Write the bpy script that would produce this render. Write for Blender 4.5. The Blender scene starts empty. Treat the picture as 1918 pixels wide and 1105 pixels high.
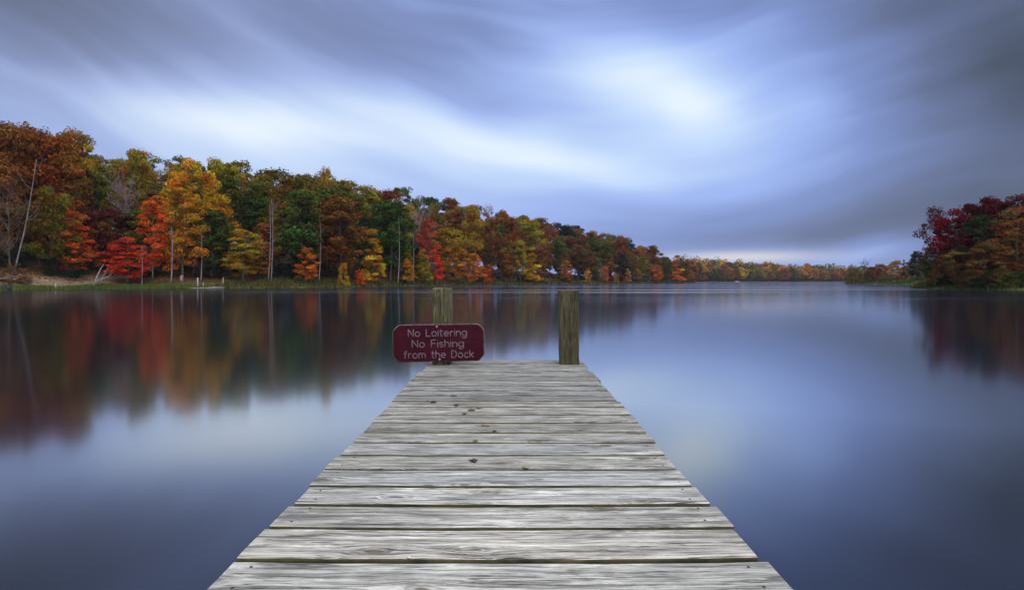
import bpy, math, random
import numpy as np
from mathutils import Vector, Matrix, Euler

sc = bpy.context.scene
COL = sc.collection
R = math.radians

# ------------------------------------------------------------------ camera
F = 1244.0            # focal length in pixels of the 1918 px wide photograph
CX, HY = 959.0, 526.0 # column straight ahead, row of the horizon
DECK = 0.55           # deck height above the water
EYE = DECK + 0.65
cam_d = bpy.data.cameras.new("camera")
cam = bpy.data.objects.new("camera", cam_d)
COL.objects.link(cam)
cam.location = (0, 0, EYE)
cam.rotation_euler = (R(90), 0, 0)
cam_d.sensor_width = 36.0
cam_d.lens = 36.0 * F / 1918.0
cam_d.shift_y = -(552.5 - HY) / 1918.0
cam_d.clip_start = 0.05
cam_d.clip_end = 9000
sc.camera = cam

sc.view_settings.view_transform = 'Standard'
sc.view_settings.look = 'None'
sc.view_settings.gamma = 1.0
sc.view_settings.exposure = 0.0
sc.cycles.max_bounces = 6
sc.cycles.diffuse_bounces = 2
sc.cycles.glossy_bounces = 3
sc.cycles.transmission_bounces = 2
sc.cycles.transparent_max_bounces = 4
sc.cycles.use_denoising = True


def ray_ae(px, py):
    x, z = (px - CX) / F, (HY - py) / F
    return math.atan2(x, 1.0), math.atan2(z, math.hypot(x, 1.0))


class NT:
    """small helper round a node tree"""
    def __init__(self, tree):
        self.t = tree
        tree.nodes.clear()

    def n(self, typ, **kw):
        nd = self.t.nodes.new(typ)
        for k, v in kw.items():
            setattr(nd, k, v)
        return nd

    def set(self, sock, v):
        if isinstance(v, bpy.types.NodeSocket):
            self.t.links.new(v, sock)
        elif v is not None:
            sock.default_value = v

    def m(self, op, a, b=None, c=None, clamp=False):
        nd = self.n('ShaderNodeMath', operation=op)
        nd.use_clamp = clamp
        for i, v in enumerate((a, b, c)):
            if v is not None:
                self.set(nd.inputs[i], v)
        return nd.outputs[0]

    def v(self, op, a, b=None, scale=None):
        nd = self.n('ShaderNodeVectorMath', operation=op)
        self.set(nd.inputs[0], a)
        if b is not None:
            self.set(nd.inputs[1], b)
        if scale is not None:
            self.set(nd.inputs[3], scale)
        return nd.outputs[1] if op in ('DOT_PRODUCT', 'LENGTH', 'DISTANCE') else nd.outputs[0]

    def mix(self, fac, a, b, blend='MIX'):
        nd = self.n('ShaderNodeMix', data_type='RGBA', blend_type=blend)
        self.set(nd.inputs[0], fac)
        self.set(nd.inputs[6], a if isinstance(a, bpy.types.NodeSocket) else (*a[:3], 1))
        self.set(nd.inputs[7], b if isinstance(b, bpy.types.NodeSocket) else (*b[:3], 1))
        return nd.outputs[2]

    def ramp(self, fac, stops, interp='LINEAR'):
        nd = self.n('ShaderNodeValToRGB')
        cr = nd.color_ramp
        cr.interpolation = interp
        while len(cr.elements) < len(stops):
            cr.elements.new(0.5)
        for e, (p, c) in zip(cr.elements, stops):
            e.position = p
            e.color = (*c, 1) if len(c) == 3 else c
        self.set(nd.inputs[0], fac)
        return nd.outputs[0]

    def noise(self, vec, scale=5, detail=2, rough=0.5, dist=0.0, dims='3D', w=None):
        nd = self.n('ShaderNodeTexNoise', noise_dimensions=dims)
        if vec is not None:
            self.set(nd.inputs['Vector'], vec)
        nd.inputs['Scale'].default_value = scale
        nd.inputs['Detail'].default_value = detail
        nd.inputs['Roughness'].default_value = rough
        nd.inputs['Distortion'].default_value = dist
        if w is not None:
            self.set(nd.inputs['W'], w)
        return nd.outputs['Fac'], nd.outputs['Color']

    def rng(self, val, a, b, c=0.0, d=1.0, smooth=True):
        nd = self.n('ShaderNodeMapRange')
        nd.interpolation_type = 'SMOOTHSTEP' if smooth else 'LINEAR'
        for i, x in enumerate((val, a, b, c, d)):
            self.set(nd.inputs[i], x)
        return nd.outputs[0]

    def mapping(self, vec, loc=(0, 0, 0), rot=(0, 0, 0), scale=(1, 1, 1)):
        nd = self.n('ShaderNodeMapping')
        self.set(nd.inputs[0], vec)
        nd.inputs['Location'].default_value = loc
        nd.inputs['Rotation'].default_value = rot
        nd.inputs['Scale'].default_value = scale
        return nd.outputs[0]


# ------------------------------------------------------------------ sky and sun
SUN_EL, SUN_AZ = R(48), R(155)      # azimuth clockwise from straight ahead (+Y): behind, to the right
world = bpy.data.worlds.new("World")
sc.world = world
world.use_nodes = True
w = NT(world.node_tree)
out = w.n('ShaderNodeOutputWorld')
bg = w.n('ShaderNodeBackground')
bg.inputs['Strength'].default_value = 0.1
w.t.links.new(bg.outputs[0], out.inputs[0])
sky = w.n('ShaderNodeTexSky', sky_type='NISHITA')
sky.sun_disc = False
sky.sun_elevation = SUN_EL
sky.sun_rotation = SUN_AZ
tc = w.n('ShaderNodeTexCoord')
sep = w.n('ShaderNodeSeparateXYZ')
w.t.links.new(tc.outputs['Generated'], sep.inputs[0])
dx, dy, dz = sep.outputs
az = w.m('ARCTAN2', dx, dy)
el = w.m('ARCSINE', w.m('MINIMUM', w.m('MAXIMUM', dz, -1.0), 1.0))
el = w.m('ABSOLUTE', el)
comb = w.n('ShaderNodeCombineXYZ')
w.set(comb.inputs[0], az)
w.set(comb.inputs[1], el)
AE = comb.outputs[0]
# slow wander, so that no cloud is a clean ellipse
_, wc = w.noise(AE, 3.2, 2, 0.5)
AEw = w.v('ADD', AE, w.v('MULTIPLY', w.v('SUBTRACT', wc, (0.5, 0.5, 0.5)), (0.16, 0.09, 0.0)))
# wind-drawn streaks, drooping to the right
st = w.n('ShaderNodeVectorRotate', rotation_type='Z_AXIS')
w.set(st.inputs['Vector'], AEw)
w.set(st.inputs['Angle'], w.rng(az, -.6, .6, R(20), R(-6), False))
s1, _ = w.noise(w.v('MULTIPLY', st.outputs[0], (1.6, 8.5, 1.0)), 1.0, 3, 0.5)
s2, _ = w.noise(w.v('MULTIPLY', st.outputs[0], (3.0, 26.0, 1.0)), 1.0, 2, 0.5)
I = w.m('ADD', 0.53, w.m('MULTIPLY', w.m('SUBTRACT', s1, 0.5), 0.40))
I = w.m('ADD', I, w.m('MULTIPLY', w.m('SUBTRACT', s2, 0.5), 0.19))
BLOBS = [  # column, row, half sizes, tilt, strength
    (1240, 172, 160, 58, -16, 0.25), (1180, 140, 260, 110, -25, 0.12),
    (900, 265, 280, 38, -11, 0.30), (470, 226, 200, 36, -6, 0.28),
    (250, 190, 330, 90, -14, 0.08), (760, 270, 620, 100, -5, 0.12), (1450, 230, 260, 110, 0, 0.10), (1330, 195, 90, 36, -10, 0.10), (620, 340, 420, 80, -5, 0.10), (900, 330, 400, 60, 0, 0.05),
    (1890, 60, 320, 230, 0, -0.38), (1800, 380, 300, 140, 0, -0.18), (1940, 280, 170, 320, 0, -0.14),
    (10, -10, 360, 120, -18, -0.38), (560, 20, 300, 70, -25, -0.10), (760, 110, 260, 40, -32, -0.05),
    (1400, 400, 380, 62, -3, -0.14), (1250, 20, 500, 60, 0, -0.12), (1500, 445, 420, 26, 0, -0.08),
    (1560, 488, 330, 22, 0, 0.10),
]
for px, py, sx, sy, rot, amp in BLOBS:
    a, e = ray_ae(px, py)
    k = 1.0 / (1 + ((px - CX) / F) ** 2)
    q = w.v('SUBTRACT', AEw, (a, e, 0))
    vr = w.n('ShaderNodeVectorRotate', rotation_type='Z_AXIS')
    w.set(vr.inputs['Vector'], q)
    vr.inputs['Angle'].default_value = R(-rot)
    q = w.v('MULTIPLY', vr.outputs[0], (F / (sx * k), F / (sy * math.sqrt(k)), 0))
    g = w.m('EXPONENT', w.m('MULTIPLY', w.v('DOT_PRODUCT', q, q), -0.8))
    I = w.m('ADD', I, w.m('MULTIPLY', g, amp))
cloud = w.ramp(I, [(0.0, (0.065, 0.080, 0.120)), (0.22, (0.130, 0.165, 0.300)), (0.45, (0.220, 0.305, 0.630)),
                   (0.62, (0.360, 0.500, 0.940)), (0.80, (0.570, 0.740, 1.04)), (1.0, (0.84, 0.96, 1.06))])
# upper left cloud is greyer
a, e = ray_ae(150, 60)
gq = w.v('MULTIPLY', w.v('SUBTRACT', AEw, (a, e, 0)), (2.0, 4.0, 0))
gm = w.m('EXPONENT', w.m('MULTIPLY', w.v('DOT_PRODUCT', gq, gq), -1.0))
lum = w.n('ShaderNodeRGBToBW')
w.set(lum.inputs[0], cloud)
greyc = w.mix(1.0, (0.95, 1.0, 1.16), lum.outputs[0], 'MULTIPLY')
cloud = w.mix(w.m('MULTIPLY', gm, 0.40), cloud, greyc)
# strip of clear evening light low over the far shore
a, e = ray_ae(1385, 482)
gq = w.v('MULTIPLY', w.v('SUBTRACT', AE, (a, e, 0)), (F / 120.0, F / 10.0, 0))
gm = w.m('EXPONENT', w.m('MULTIPLY', w.v('DOT_PRODUCT', gq, gq), -0.9))
cloud = w.mix(w.m('MULTIPLY', gm, 0.85), cloud, (0.84, 0.82, 0.80))
# brighter cloud overhead, as under any overcast
zen = w.rng(el, R(27), R(62))
cloud = w.mix(zen, cloud, (1.55, 1.60, 1.75))
back = w.rng(dy, 0.15, -0.35)
cloud = w.mix(w.m('MULTIPLY', back, w.m('SUBTRACT', 1.0, zen)), cloud, (0.75, 0.80, 0.95))
cloud10 = w.mix(1.0, cloud, (10, 10, 10), 'MULTIPLY')
w.set(bg.inputs['Color'], w.mix(0.94, sky.outputs[0], cloud10))
world.cycles.sampling_method = 'AUTOMATIC'

sun_d = bpy.data.lights.new("sun", 'SUN')
sun_d.energy = 1.3
sun_d.angle = R(18)
sun_d.color = (1.0, 0.95, 0.87)
sun = bpy.data.objects.new("sun", sun_d)
COL.objects.link(sun)
sdir = Vector((math.sin(SUN_AZ) * math.cos(SUN_EL), math.cos(SUN_AZ) * math.cos(SUN_EL), math.sin(SUN_EL)))
sun.rotation_euler = (-sdir).to_track_quat('-Z', 'Y').to_euler()
sun.location = (0, -30, 60)


# ------------------------------------------------------------------ object helpers
def mat(name):
    m = bpy.data.materials.new(name)
    m.use_nodes = True
    n = NT(m.node_tree)
    o = n.n('ShaderNodeOutputMaterial')
    return m, n, o


def mesh_np(name, verts, faces, smooth=False):
    """verts (n,3), faces: list of tuples, or (m,4)/(m,3) array"""
    me = bpy.data.meshes.new(name)
    verts = np.asarray(verts, dtype=np.float32)
    if isinstance(faces, np.ndarray):
        m, k = faces.shape
        me.vertices.add(len(verts))
        me.vertices.foreach_set('co', verts.ravel())
        me.loops.add(m * k)
        me.loops.foreach_set('vertex_index', faces.astype(np.int32).ravel())
        me.polygons.add(m)
        me.polygons.foreach_set('loop_start', np.arange(0, m * k, k, dtype=np.int32))
        me.update(calc_edges=True)
    else:
        me.from_pydata([tuple(map(float, v)) for v in verts], [], faces)
        me.update()
    if smooth:
        me.polygons.foreach_set('use_smooth', np.ones(len(me.polygons), dtype=bool))
    return me


def obj(name, me, m=None, parent=None, label=None):
    o = bpy.data.objects.new(name, me)
    COL.objects.link(o)
    if m is not None and len(me.materials) == 0:
        me.materials.append(m)
    if parent is not None:
        o.parent = parent
    if label:
        o['label'] = label
    return o


def tag(o, label, cat, group=None):
    o['label'] = label
    o['category'] = cat
    if group:
        o['group'] = group
    return o


def thing(name, label, cat, loc=(0, 0, 0), rz=0.0, group=None):
    o = bpy.data.objects.new(name, None)
    COL.objects.link(o)
    o.location = loc
    o.rotation_euler = (0, 0, rz)
    o.empty_display_size = 0.2
    return tag(o, label, cat, group)


def struct(name, me, m):
    o = obj(name, me, m)
    o['kind'] = 'structure'
    return o


class Geo:
    def __init__(self):
        self.v, self.f = [], []

    def tube(self, pts, radii, sides=6, cap=True):
        pts = [Vector(p) for p in pts]
        base = len(self.v)
        n = len(pts)
        prev = None
        for i, p in enumerate(pts):
            d = (pts[min(i + 1, n - 1)] - pts[max(i - 1, 0)])
            d = d.normalized() if d.length > 1e-9 else Vector((0, 0, 1))
            ref = Vector((1, 0, 0)) if abs(d.x) < 0.8 else Vector((0, 1, 0))
            if prev is not None:
                ref = prev
            u = (ref - d * ref.dot(d)).normalized()
            prev = u
            vv = d.cross(u)
            for k in range(sides):
                a = 2 * math.pi * k / sides
                self.v.append(p + (u * math.cos(a) + vv * math.sin(a)) * radii[i])
        for i in range(n - 1):
            for k in range(sides):
                a, b = base + i * sides + k, base + i * sides + (k + 1) % sides
                self.f.append((a, b, b + sides, a + sides))
        if cap:
            self.f.append(tuple(base + k for k in reversed(range(sides))))
            self.f.append(tuple(base + (n - 1) * sides + k for k in range(sides)))
        return self

    def box(self, c, s):
        b = len(self.v)
        for z in (-.5, .5):
            for y in (-.5, .5):
                for x in (-.5, .5):
                    self.v.append(Vector((c[0] + x * s[0], c[1] + y * s[1], c[2] + z * s[2])))
        for q in ((0, 2, 3, 1), (4, 5, 7, 6), (0, 1, 5, 4), (2, 6, 7, 3), (0, 4, 6, 2), (1, 3, 7, 5)):
            self.f.append(tuple(b + i for i in q))
        return self

    def mesh(self, name, smooth=True):
        me = mesh_np(name, [tuple(v) for v in self.v], self.f, smooth)
        return me


def bevel_mod(o, w_, seg=2):
    b = o.modifiers.new('bevel', 'BEVEL')
    b.width = w_
    b.segments = seg
    b.limit_method = 'ANGLE'
    return o


# ------------------------------------------------------------------ shore line and ground
SHORE = [  # x, y, bank slope, height the land climbs to
    (-80, -9, .10, 3), (-78, 20, .14, 10), (-70, 60, .20, 45), (-64, 84, .21, 45), (-60.5, 99, .20, 45),
    (-47.6, 106, .18, 60), (-34, 119, .185, 60), (-19, 149, .18, 50), (7, 213, .16, 34), (41.7, 271, .13, 18),
    (89.5, 345, .10, 6), (95, 362, .12, 6), (84, 430, .1, 8), (115, 560, .1, 9), (165, 625, .1, 9), (260, 690, .1, 8),
    (362, 740, .1, 8), (430, 755, .1, 8), (500, 730, .1, 8), (430, 560, .1, 8), (320, 400, .1, 8), (215, 318, .1, 6),
    (150, 285, .1, 4), (135, 269, .10, 4), (124, 235, .24, 6), (116, 187, .26, 6), (104, 150, .14, 6), (80, 122, .2, 6),
    (65, 108, .3, 5), (61.5, 98, .3, 5), (64, 83, .3, 5), (73, 60, .2, 5), (82, 20, .1, 4), (86, -9, .1, 3),
]
SP = np.array([(a, b) for a, b, _, _ in SHORE], float)
SQ = np.array([(c, d) for _, _, c, d in SHORE], float)


def shore_dist(P):
    """signed distance to the water's edge (positive on land) and the bank's figures there"""
    P = np.asarray(P, float).reshape(-1, 2)
    n = len(SP)
    best = np.full(len(P), 1e9)
    q = np.zeros((len(P), 2))
    inside = np.zeros(len(P), bool)
    for i in range(n):
        a, b = SP[i], SP[(i + 1) % n]
        ab = b - a
        t = np.clip(((P - a) @ ab) / (ab @ ab), 0, 1)
        d = np.hypot(*(P - a - t[:, None] * ab).T)
        m = d < best
        best[m] = d[m]
        q[m] = (SQ[i] + t[:, None] * (SQ[(i + 1) % n] - SQ[i]))[m]
        c = ((a[1] > P[:, 1]) != (b[1] > P[:, 1]))
        xx = a[0] + (P[:, 1] - a[1]) / (b[1] - a[1] if b[1] != a[1] else 1e-9) * ab[0]
        inside ^= c & (P[:, 0] < xx)
    return np.where(inside, -best, best), q


def wob(x, y):
    return (np.sin(x * .31 + y * .17) + np.sin(x * .13 - y * .23 + 1.3) + np.sin(x * .71 + y * .53 + 2.1) * .5) / 2.5


def ground_z(P):
    P = np.asarray(P, float).reshape(-1, 2)
    d, q = shore_dist(P)
    d = d + wob(P[:, 0], P[:, 1]) * 0.7
    up = q[:, 1] * (1 - np.exp(-np.maximum(d, 0) * q[:, 0] / q[:, 1]))
    lump = wob(P[:, 0] * .8 + 5, P[:, 1] * .8) * .35 * np.clip(d / 8, 0, 1)
    return np.where(d > 0, up + lump, np.maximum(d * .22, -3.0))


def gz(x, y):
    return float(ground_z([(x, y)])[0])


def shore_depth(px):
    """depth at which the view column px first meets the bank"""
    t = np.arange(20, 900, 0.5)
    u = (px - CX) / F
    d, _ = shore_dist(np.stack([u * t, t], 1))
    k = np.argmax(d > 0)
    return float(t[k])


def axis(parts):
    o = []
    for a, b, s in parts:
        o += list(np.arange(a, b, s))
    return np.array(o + [parts[-1][1]], float)


gx = axis([(-2600, -400, 200), (-400, -140, 20), (-140, 150, 2.0), (150, 560, 10), (560, 2800, 160)])
gy = axis([(-200, -20, 15), (-20, 60, 4), (60, 300, 2.0), (300, 420, 4), (420, 860, 10), (860, 3400, 120)])
GXX, GYY = np.meshgrid(gx, gy)
GP = np.stack([GXX.ravel(), GYY.ravel()], 1)
GZ = ground_z(GP)
nx_, ny_ = len(gx), len(gy)
idx = np.arange(nx_ * ny_).reshape(ny_, nx_)
gf = np.stack([idx[:-1, :-1].ravel(), idx[:-1, 1:].ravel(), idx[1:, 1:].ravel(), idx[1:, :-1].ravel()], 1)
gme = mesh_np('ground', np.column_stack([GP, GZ]), gf, True)
gd, _ = shore_dist(GP)
gd = gd + wob(GP[:, 0], GP[:, 1]) * .7
litter, sand, grass, lawn = (np.array(c) for c in ((.060, .034, .018), (.30, .22, .155), (.085, .11, .028), (.070, .12, .022)))
olive = np.array((.105, .085, .030))
colr = np.tile(litter, (len(GP), 1))
px_g = CX + F * GP[:, 0] / np.maximum(GP[:, 1], 5)
leftish = np.clip((260 - px_g) / 90, 0, 1) * (GP[:, 0] < 0)
band = np.clip(1 - np.abs(gd - 7.5) / 5.5, 0, 1) ** .5
colr = colr + (sand - colr) * (leftish * band)[:, None]
midg = np.clip((px_g - 300) / 80, 0, 1) * np.clip(1 - (gd - 7) / 6, 0, 1) * (GP[:, 1] < 420)
colr = colr + (olive - colr) * midg[:, None]
edge = np.clip(1 - (gd - 1.6) / 1.6, 0, 1)
colr = colr + (grass - colr) * edge[:, None]
pen = ((GP[:, 0] > 95) & (GP[:, 1] > 125) & (GP[:, 1] < 330)) * np.clip((30 - gd) / 10, 0, 1)
colr = colr + (lawn - colr) * pen[:, None]
ca = gme.color_attributes.new('soil', 'FLOAT_COLOR', 'POINT')
ca.data.foreach_set('color', np.column_stack([colr, np.ones(len(colr))]).astype(np.float32).ravel())
m_ground, n, o = mat('ground_soil')
b = n.n('ShaderNodeBsdfPrincipled')
at = n.n('ShaderNodeAttribute', attribute_name='soil')
geo = n.n('ShaderNodeNewGeometry')
f1, c1 = n.noise(geo.outputs['Position'], 0.9, 6, 0.65)
f2, c2 = n.noise(geo.outputs['Position'], 0.22, 3, 0.5)
colg = n.mix(1.0, at.outputs['Color'], n.ramp(f1, [(.25, (.35, .32, .3)), (.5, (1, 1, 1)), (.75, (1.7, 1.55, 1.35))]), 'MULTIPLY')
colg = n.mix(n.rng(f2, .5, .68), colg, n.mix(.5, colg, (.09, .05, .02)))
n.set(b.inputs['Base Color'], colg)
b.inputs['Roughness'].default_value = .95
b.inputs['Specular IOR Level'].default_value = .1
bp = n.n('ShaderNodeBump')
bp.inputs['Strength'].default_value = .8
bp.inputs['Distance'].default_value = .3
n.set(bp.inputs['Height'], f1)
n.set(b.inputs['Normal'], bp.outputs[0])
n.t.links.new(b.outputs[0], o.inputs[0])
struct('ground', gme, m_ground)

# ------------------------------------------------------------------ water
wv = [(-2600, -200, 0), (2800, -200, 0), (2800, 3400, 0), (-2600, 3400, 0)]
m_water, n, o = mat('lake_water')
geo = n.n('ShaderNodeNewGeometry')
P = geo.outputs['Position']
sx_ = n.n('ShaderNodeSeparateXYZ')
n.set(sx_.inputs[0], P)
# wind-ruffled lanes lying across the lake
lane_vec = n.mapping(P, rot=(0, 0, R(14)), scale=(.006, .045, 1))
lane, _ = n.noise(lane_vec, 1.0, 3, 0.55, 0.6)
fine_vec = n.mapping(P, rot=(0, 0, R(9)), scale=(.02, .42, 1))
fine, _ = n.noise(fine_vec, 1.0, 3, 0.6, 0.4)
ruf = n.rng(lane, .50, .66)
fin = n.rng(fine, .45, .75)
far = n.rng(sx_.outputs[1], 18.0, 90.0)
rough = n.m('ADD', .088, n.m('MULTIPLY', n.m('MULTIPLY', ruf, n.m('ADD', .35, n.m('MULTIPLY', fin, .65))), n.m('ADD', .01, n.m('MULTIPLY', far, .20))))
gl = n.n('ShaderNodeBsdfGlossy', distribution='GGX')
n.set(gl.inputs['Roughness'], rough)
gl.inputs['Color'].default_value = (.95, .97, 1, 1)
df = n.n('ShaderNodeBsdfDiffuse')
df.inputs['Color'].default_value = (.0025, .005, .010, 1)
fr = n.n('ShaderNodeFresnel')
fr.inputs['IOR'].default_value = 1.36
ms = n.n('ShaderNodeMixShader')
n.set(ms.inputs[0], n.m('MINIMUM', n.m('MULTIPLY', fr.outputs[0], 1.95), .68))
n.t.links.new(df.outputs[0], ms.inputs[1])
n.t.links.new(gl.outputs[0], ms.inputs[2])
n.t.links.new(ms.outputs[0], o.inputs[0])
struct('lake_water', mesh_np('lake_water', wv, [(0, 1, 2, 3)]), m_water)

# ------------------------------------------------------------------ weathered wood
def wood_material(name, light, dark, moss_amt=0.0, moss=(.10, .10, .02), vertical=False, tone=1.0):
    m, n, o = mat(name)
    b = n.n('ShaderNodeBsdfPrincipled')
    uv = n.n('ShaderNodeAttribute', attribute_name='grain')   # x along the board, y across it, z per board
    V = uv.outputs['Vector']
    # knots: the grain flows round them
    kv = n.mapping(V, scale=(2.3, 5.6, 0))
    vo = n.n('ShaderNodeTexVoronoi', feature='F1', distance='EUCLIDEAN', voronoi_dimensions='2D')
    n.set(vo.inputs['Vector'], kv)
    vo.inputs['Scale'].default_value = 1.0
    vcol = n.n('ShaderNodeSeparateColor')
    n.set(vcol.inputs[0], vo.outputs['Color'])
    has = n.m('GREATER_THAN', vcol.outputs[0], .45)
    wk, _ = n.noise(n.mapping(V, scale=(14, 40, 3)), 1.0, 3, .6)
    kd = n.m('ADD', vo.outputs['Distance'], n.m('MULTIPLY', n.m('SUBTRACT', wk, .5), .15))
    near = n.m('MULTIPLY', n.rng(kd, .36, .05), has)
    wn, wcol = n.noise(n.mapping(V, scale=(2.4, 9, 11)), 1.0, 3, .5)
    bend = n.m('MULTIPLY', n.m('SUBTRACT', wn, .5), .030)
    cmb = n.n('ShaderNodeCombineXYZ')
    sp = n.n('ShaderNodeSeparateXYZ')
    n.set(sp.inputs[0], V)
    dfv = n.n('ShaderNodeSeparateXYZ')
    n.set(dfv.inputs[0], n.v('SUBTRACT', kv, vo.outputs['Position']))
    n.set(cmb.inputs[0], sp.outputs[0])
    n.set(cmb.inputs[1], n.m('SUBTRACT', n.m('ADD', sp.outputs[1], bend), n.m('MULTIPLY', n.m('MULTIPLY', dfv.outputs[1], near), .15)))
    n.set(cmb.inputs[2], sp.outputs[2])
    W = cmb.outputs[0]
    g1, _ = n.noise(n.mapping(W, scale=(8.0, 250, 13)), 1.0, 5, .72)     # fine fibres
    g2, _ = n.noise(n.mapping(W, scale=(2.6, 60, 17)), 1.0, 6, .72)      # broad year rings
    g3, _ = n.noise(n.mapping(W, scale=(2.2, 85, 19)), 1.0, 3, .55)       # checks
    g4, _ = n.noise(n.mapping(V, scale=(4.5, 18, 23)), 1.0, 3, .6)
    blot, _ = n.noise(n.mapping(V, scale=(5.0, 15, 5)), 1.0, 8, .76)
    bleach, _ = n.noise(n.mapping(V, scale=(4.0, 20, 29)), 1.0, 8, .76)
    line = n.m('SUBTRACT', 1.0, n.rng(n.m('ABSOLUTE', n.m('SUBTRACT', g3, .5)), .006, .030))
    crack = n.m('MULTIPLY', line, n.rng(g4, .49, .57))
    rings = n.m('SINE', n.m('MULTIPLY', kd, 85.0))
    kring = n.m('MULTIPLY', n.m('MULTIPLY', n.rng(kd, .20, .06), has), n.m('ADD', .5, n.m('MULTIPLY', rings, .5)))
    kcore = n.m('MULTIPLY', n.rng(kd, .085, .03), has)
    t = n.m('ADD', n.m('MULTIPLY', g1, .50), n.m('MULTIPLY', g2, .50))
    c = n.mix(n.rng(t, .39, .60), dark, light)
    c = n.mix(n.m('MULTIPLY', n.rng(bleach, .51, .66), .75), c, tuple(min(.8, x * 1.45) for x in light))
    c = n.mix(n.m('MULTIPLY', n.rng(blot, .49, .64), .75), c, n.mix(.5, c, tuple(x * .8 for x in dark)))
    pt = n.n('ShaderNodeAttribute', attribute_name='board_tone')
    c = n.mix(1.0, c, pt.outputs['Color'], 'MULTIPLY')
    c = n.mix(n.m('MULTIPLY', crack, .88), c, (.030, .028, .024))
    c = n.mix(n.m('MULTIPLY', kring, .60), c, (.080, .068, .048))
    c = n.mix(n.m('MULTIPLY', kcore, .70), c, (.10, .078, .052))
    if moss_amt > 0:
        mn, _ = n.noise(n.mapping(V, scale=(3.2, 9, 7)), 1.0, 5, .65)
        c = n.mix(n.m('MULTIPLY', n.rng(mn, .62 - moss_amt * .3, .70), .75), c, moss)
    n.set(b.inputs['Base Color'], c)
    b.inputs['Roughness'].default_value = .82
    b.inputs['Specular IOR Level'].default_value = .25
    h = n.m('SUBTRACT', n.m('ADD', n.m('MULTIPLY', t, .7), n.m('MULTIPLY', kring, .2)), n.m('MULTIPLY', crack, .9))
    bp = n.n('ShaderNodeBump')
    bp.inputs['Strength'].default_value = .75
    bp.inputs['Distance'].default_value = .004
    n.set(bp.inputs['Height'], h)
    n.set(b.inputs['Normal'], bp.outputs[0])
    n.t.links.new(b.outputs[0], o.inputs[0])
    return m


m_deck = wood_material('weathered_deck_wood', (.53, .51, .445), (.100, .096, .080), 0.0)
m_post = wood_material('lichen_post_wood', (.175, .152, .088), (.018, .015, .009), .55, (.082, .085, .022))
m_beam = wood_material('wet_beam_wood', (.20, .18, .14), (.06, .05, .04), .2)
m_moss, n, o = mat('mossy_board_edge')
b = n.n('ShaderNodeBsdfPrincipled')
tcn = n.n('ShaderNodeNewGeometry')
f, _ = n.noise(tcn.outputs['Position'], 14, 4, .6)
n.set(b.inputs['Base Color'], n.ramp(f, [(.3, (.022, .018, .009)), (.5, (.060, .052, .015)), (.72, (.105, .085, .040))]))
b.inputs['Roughness'].default_value = 1
n.t.links.new(b.outputs[0], o.inputs[0])


def set_attrs(me, grain, tone):
    a = me.attributes.new('grain', 'FLOAT_VECTOR', 'POINT')
    a.data.foreach_set('vector', np.asarray(grain, np.float32).ravel())
    t = me.attributes.new('board_tone', 'FLOAT_COLOR', 'POINT')
    t.data.foreach_set('color', np.asarray(tone, np.float32).ravel())


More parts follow.
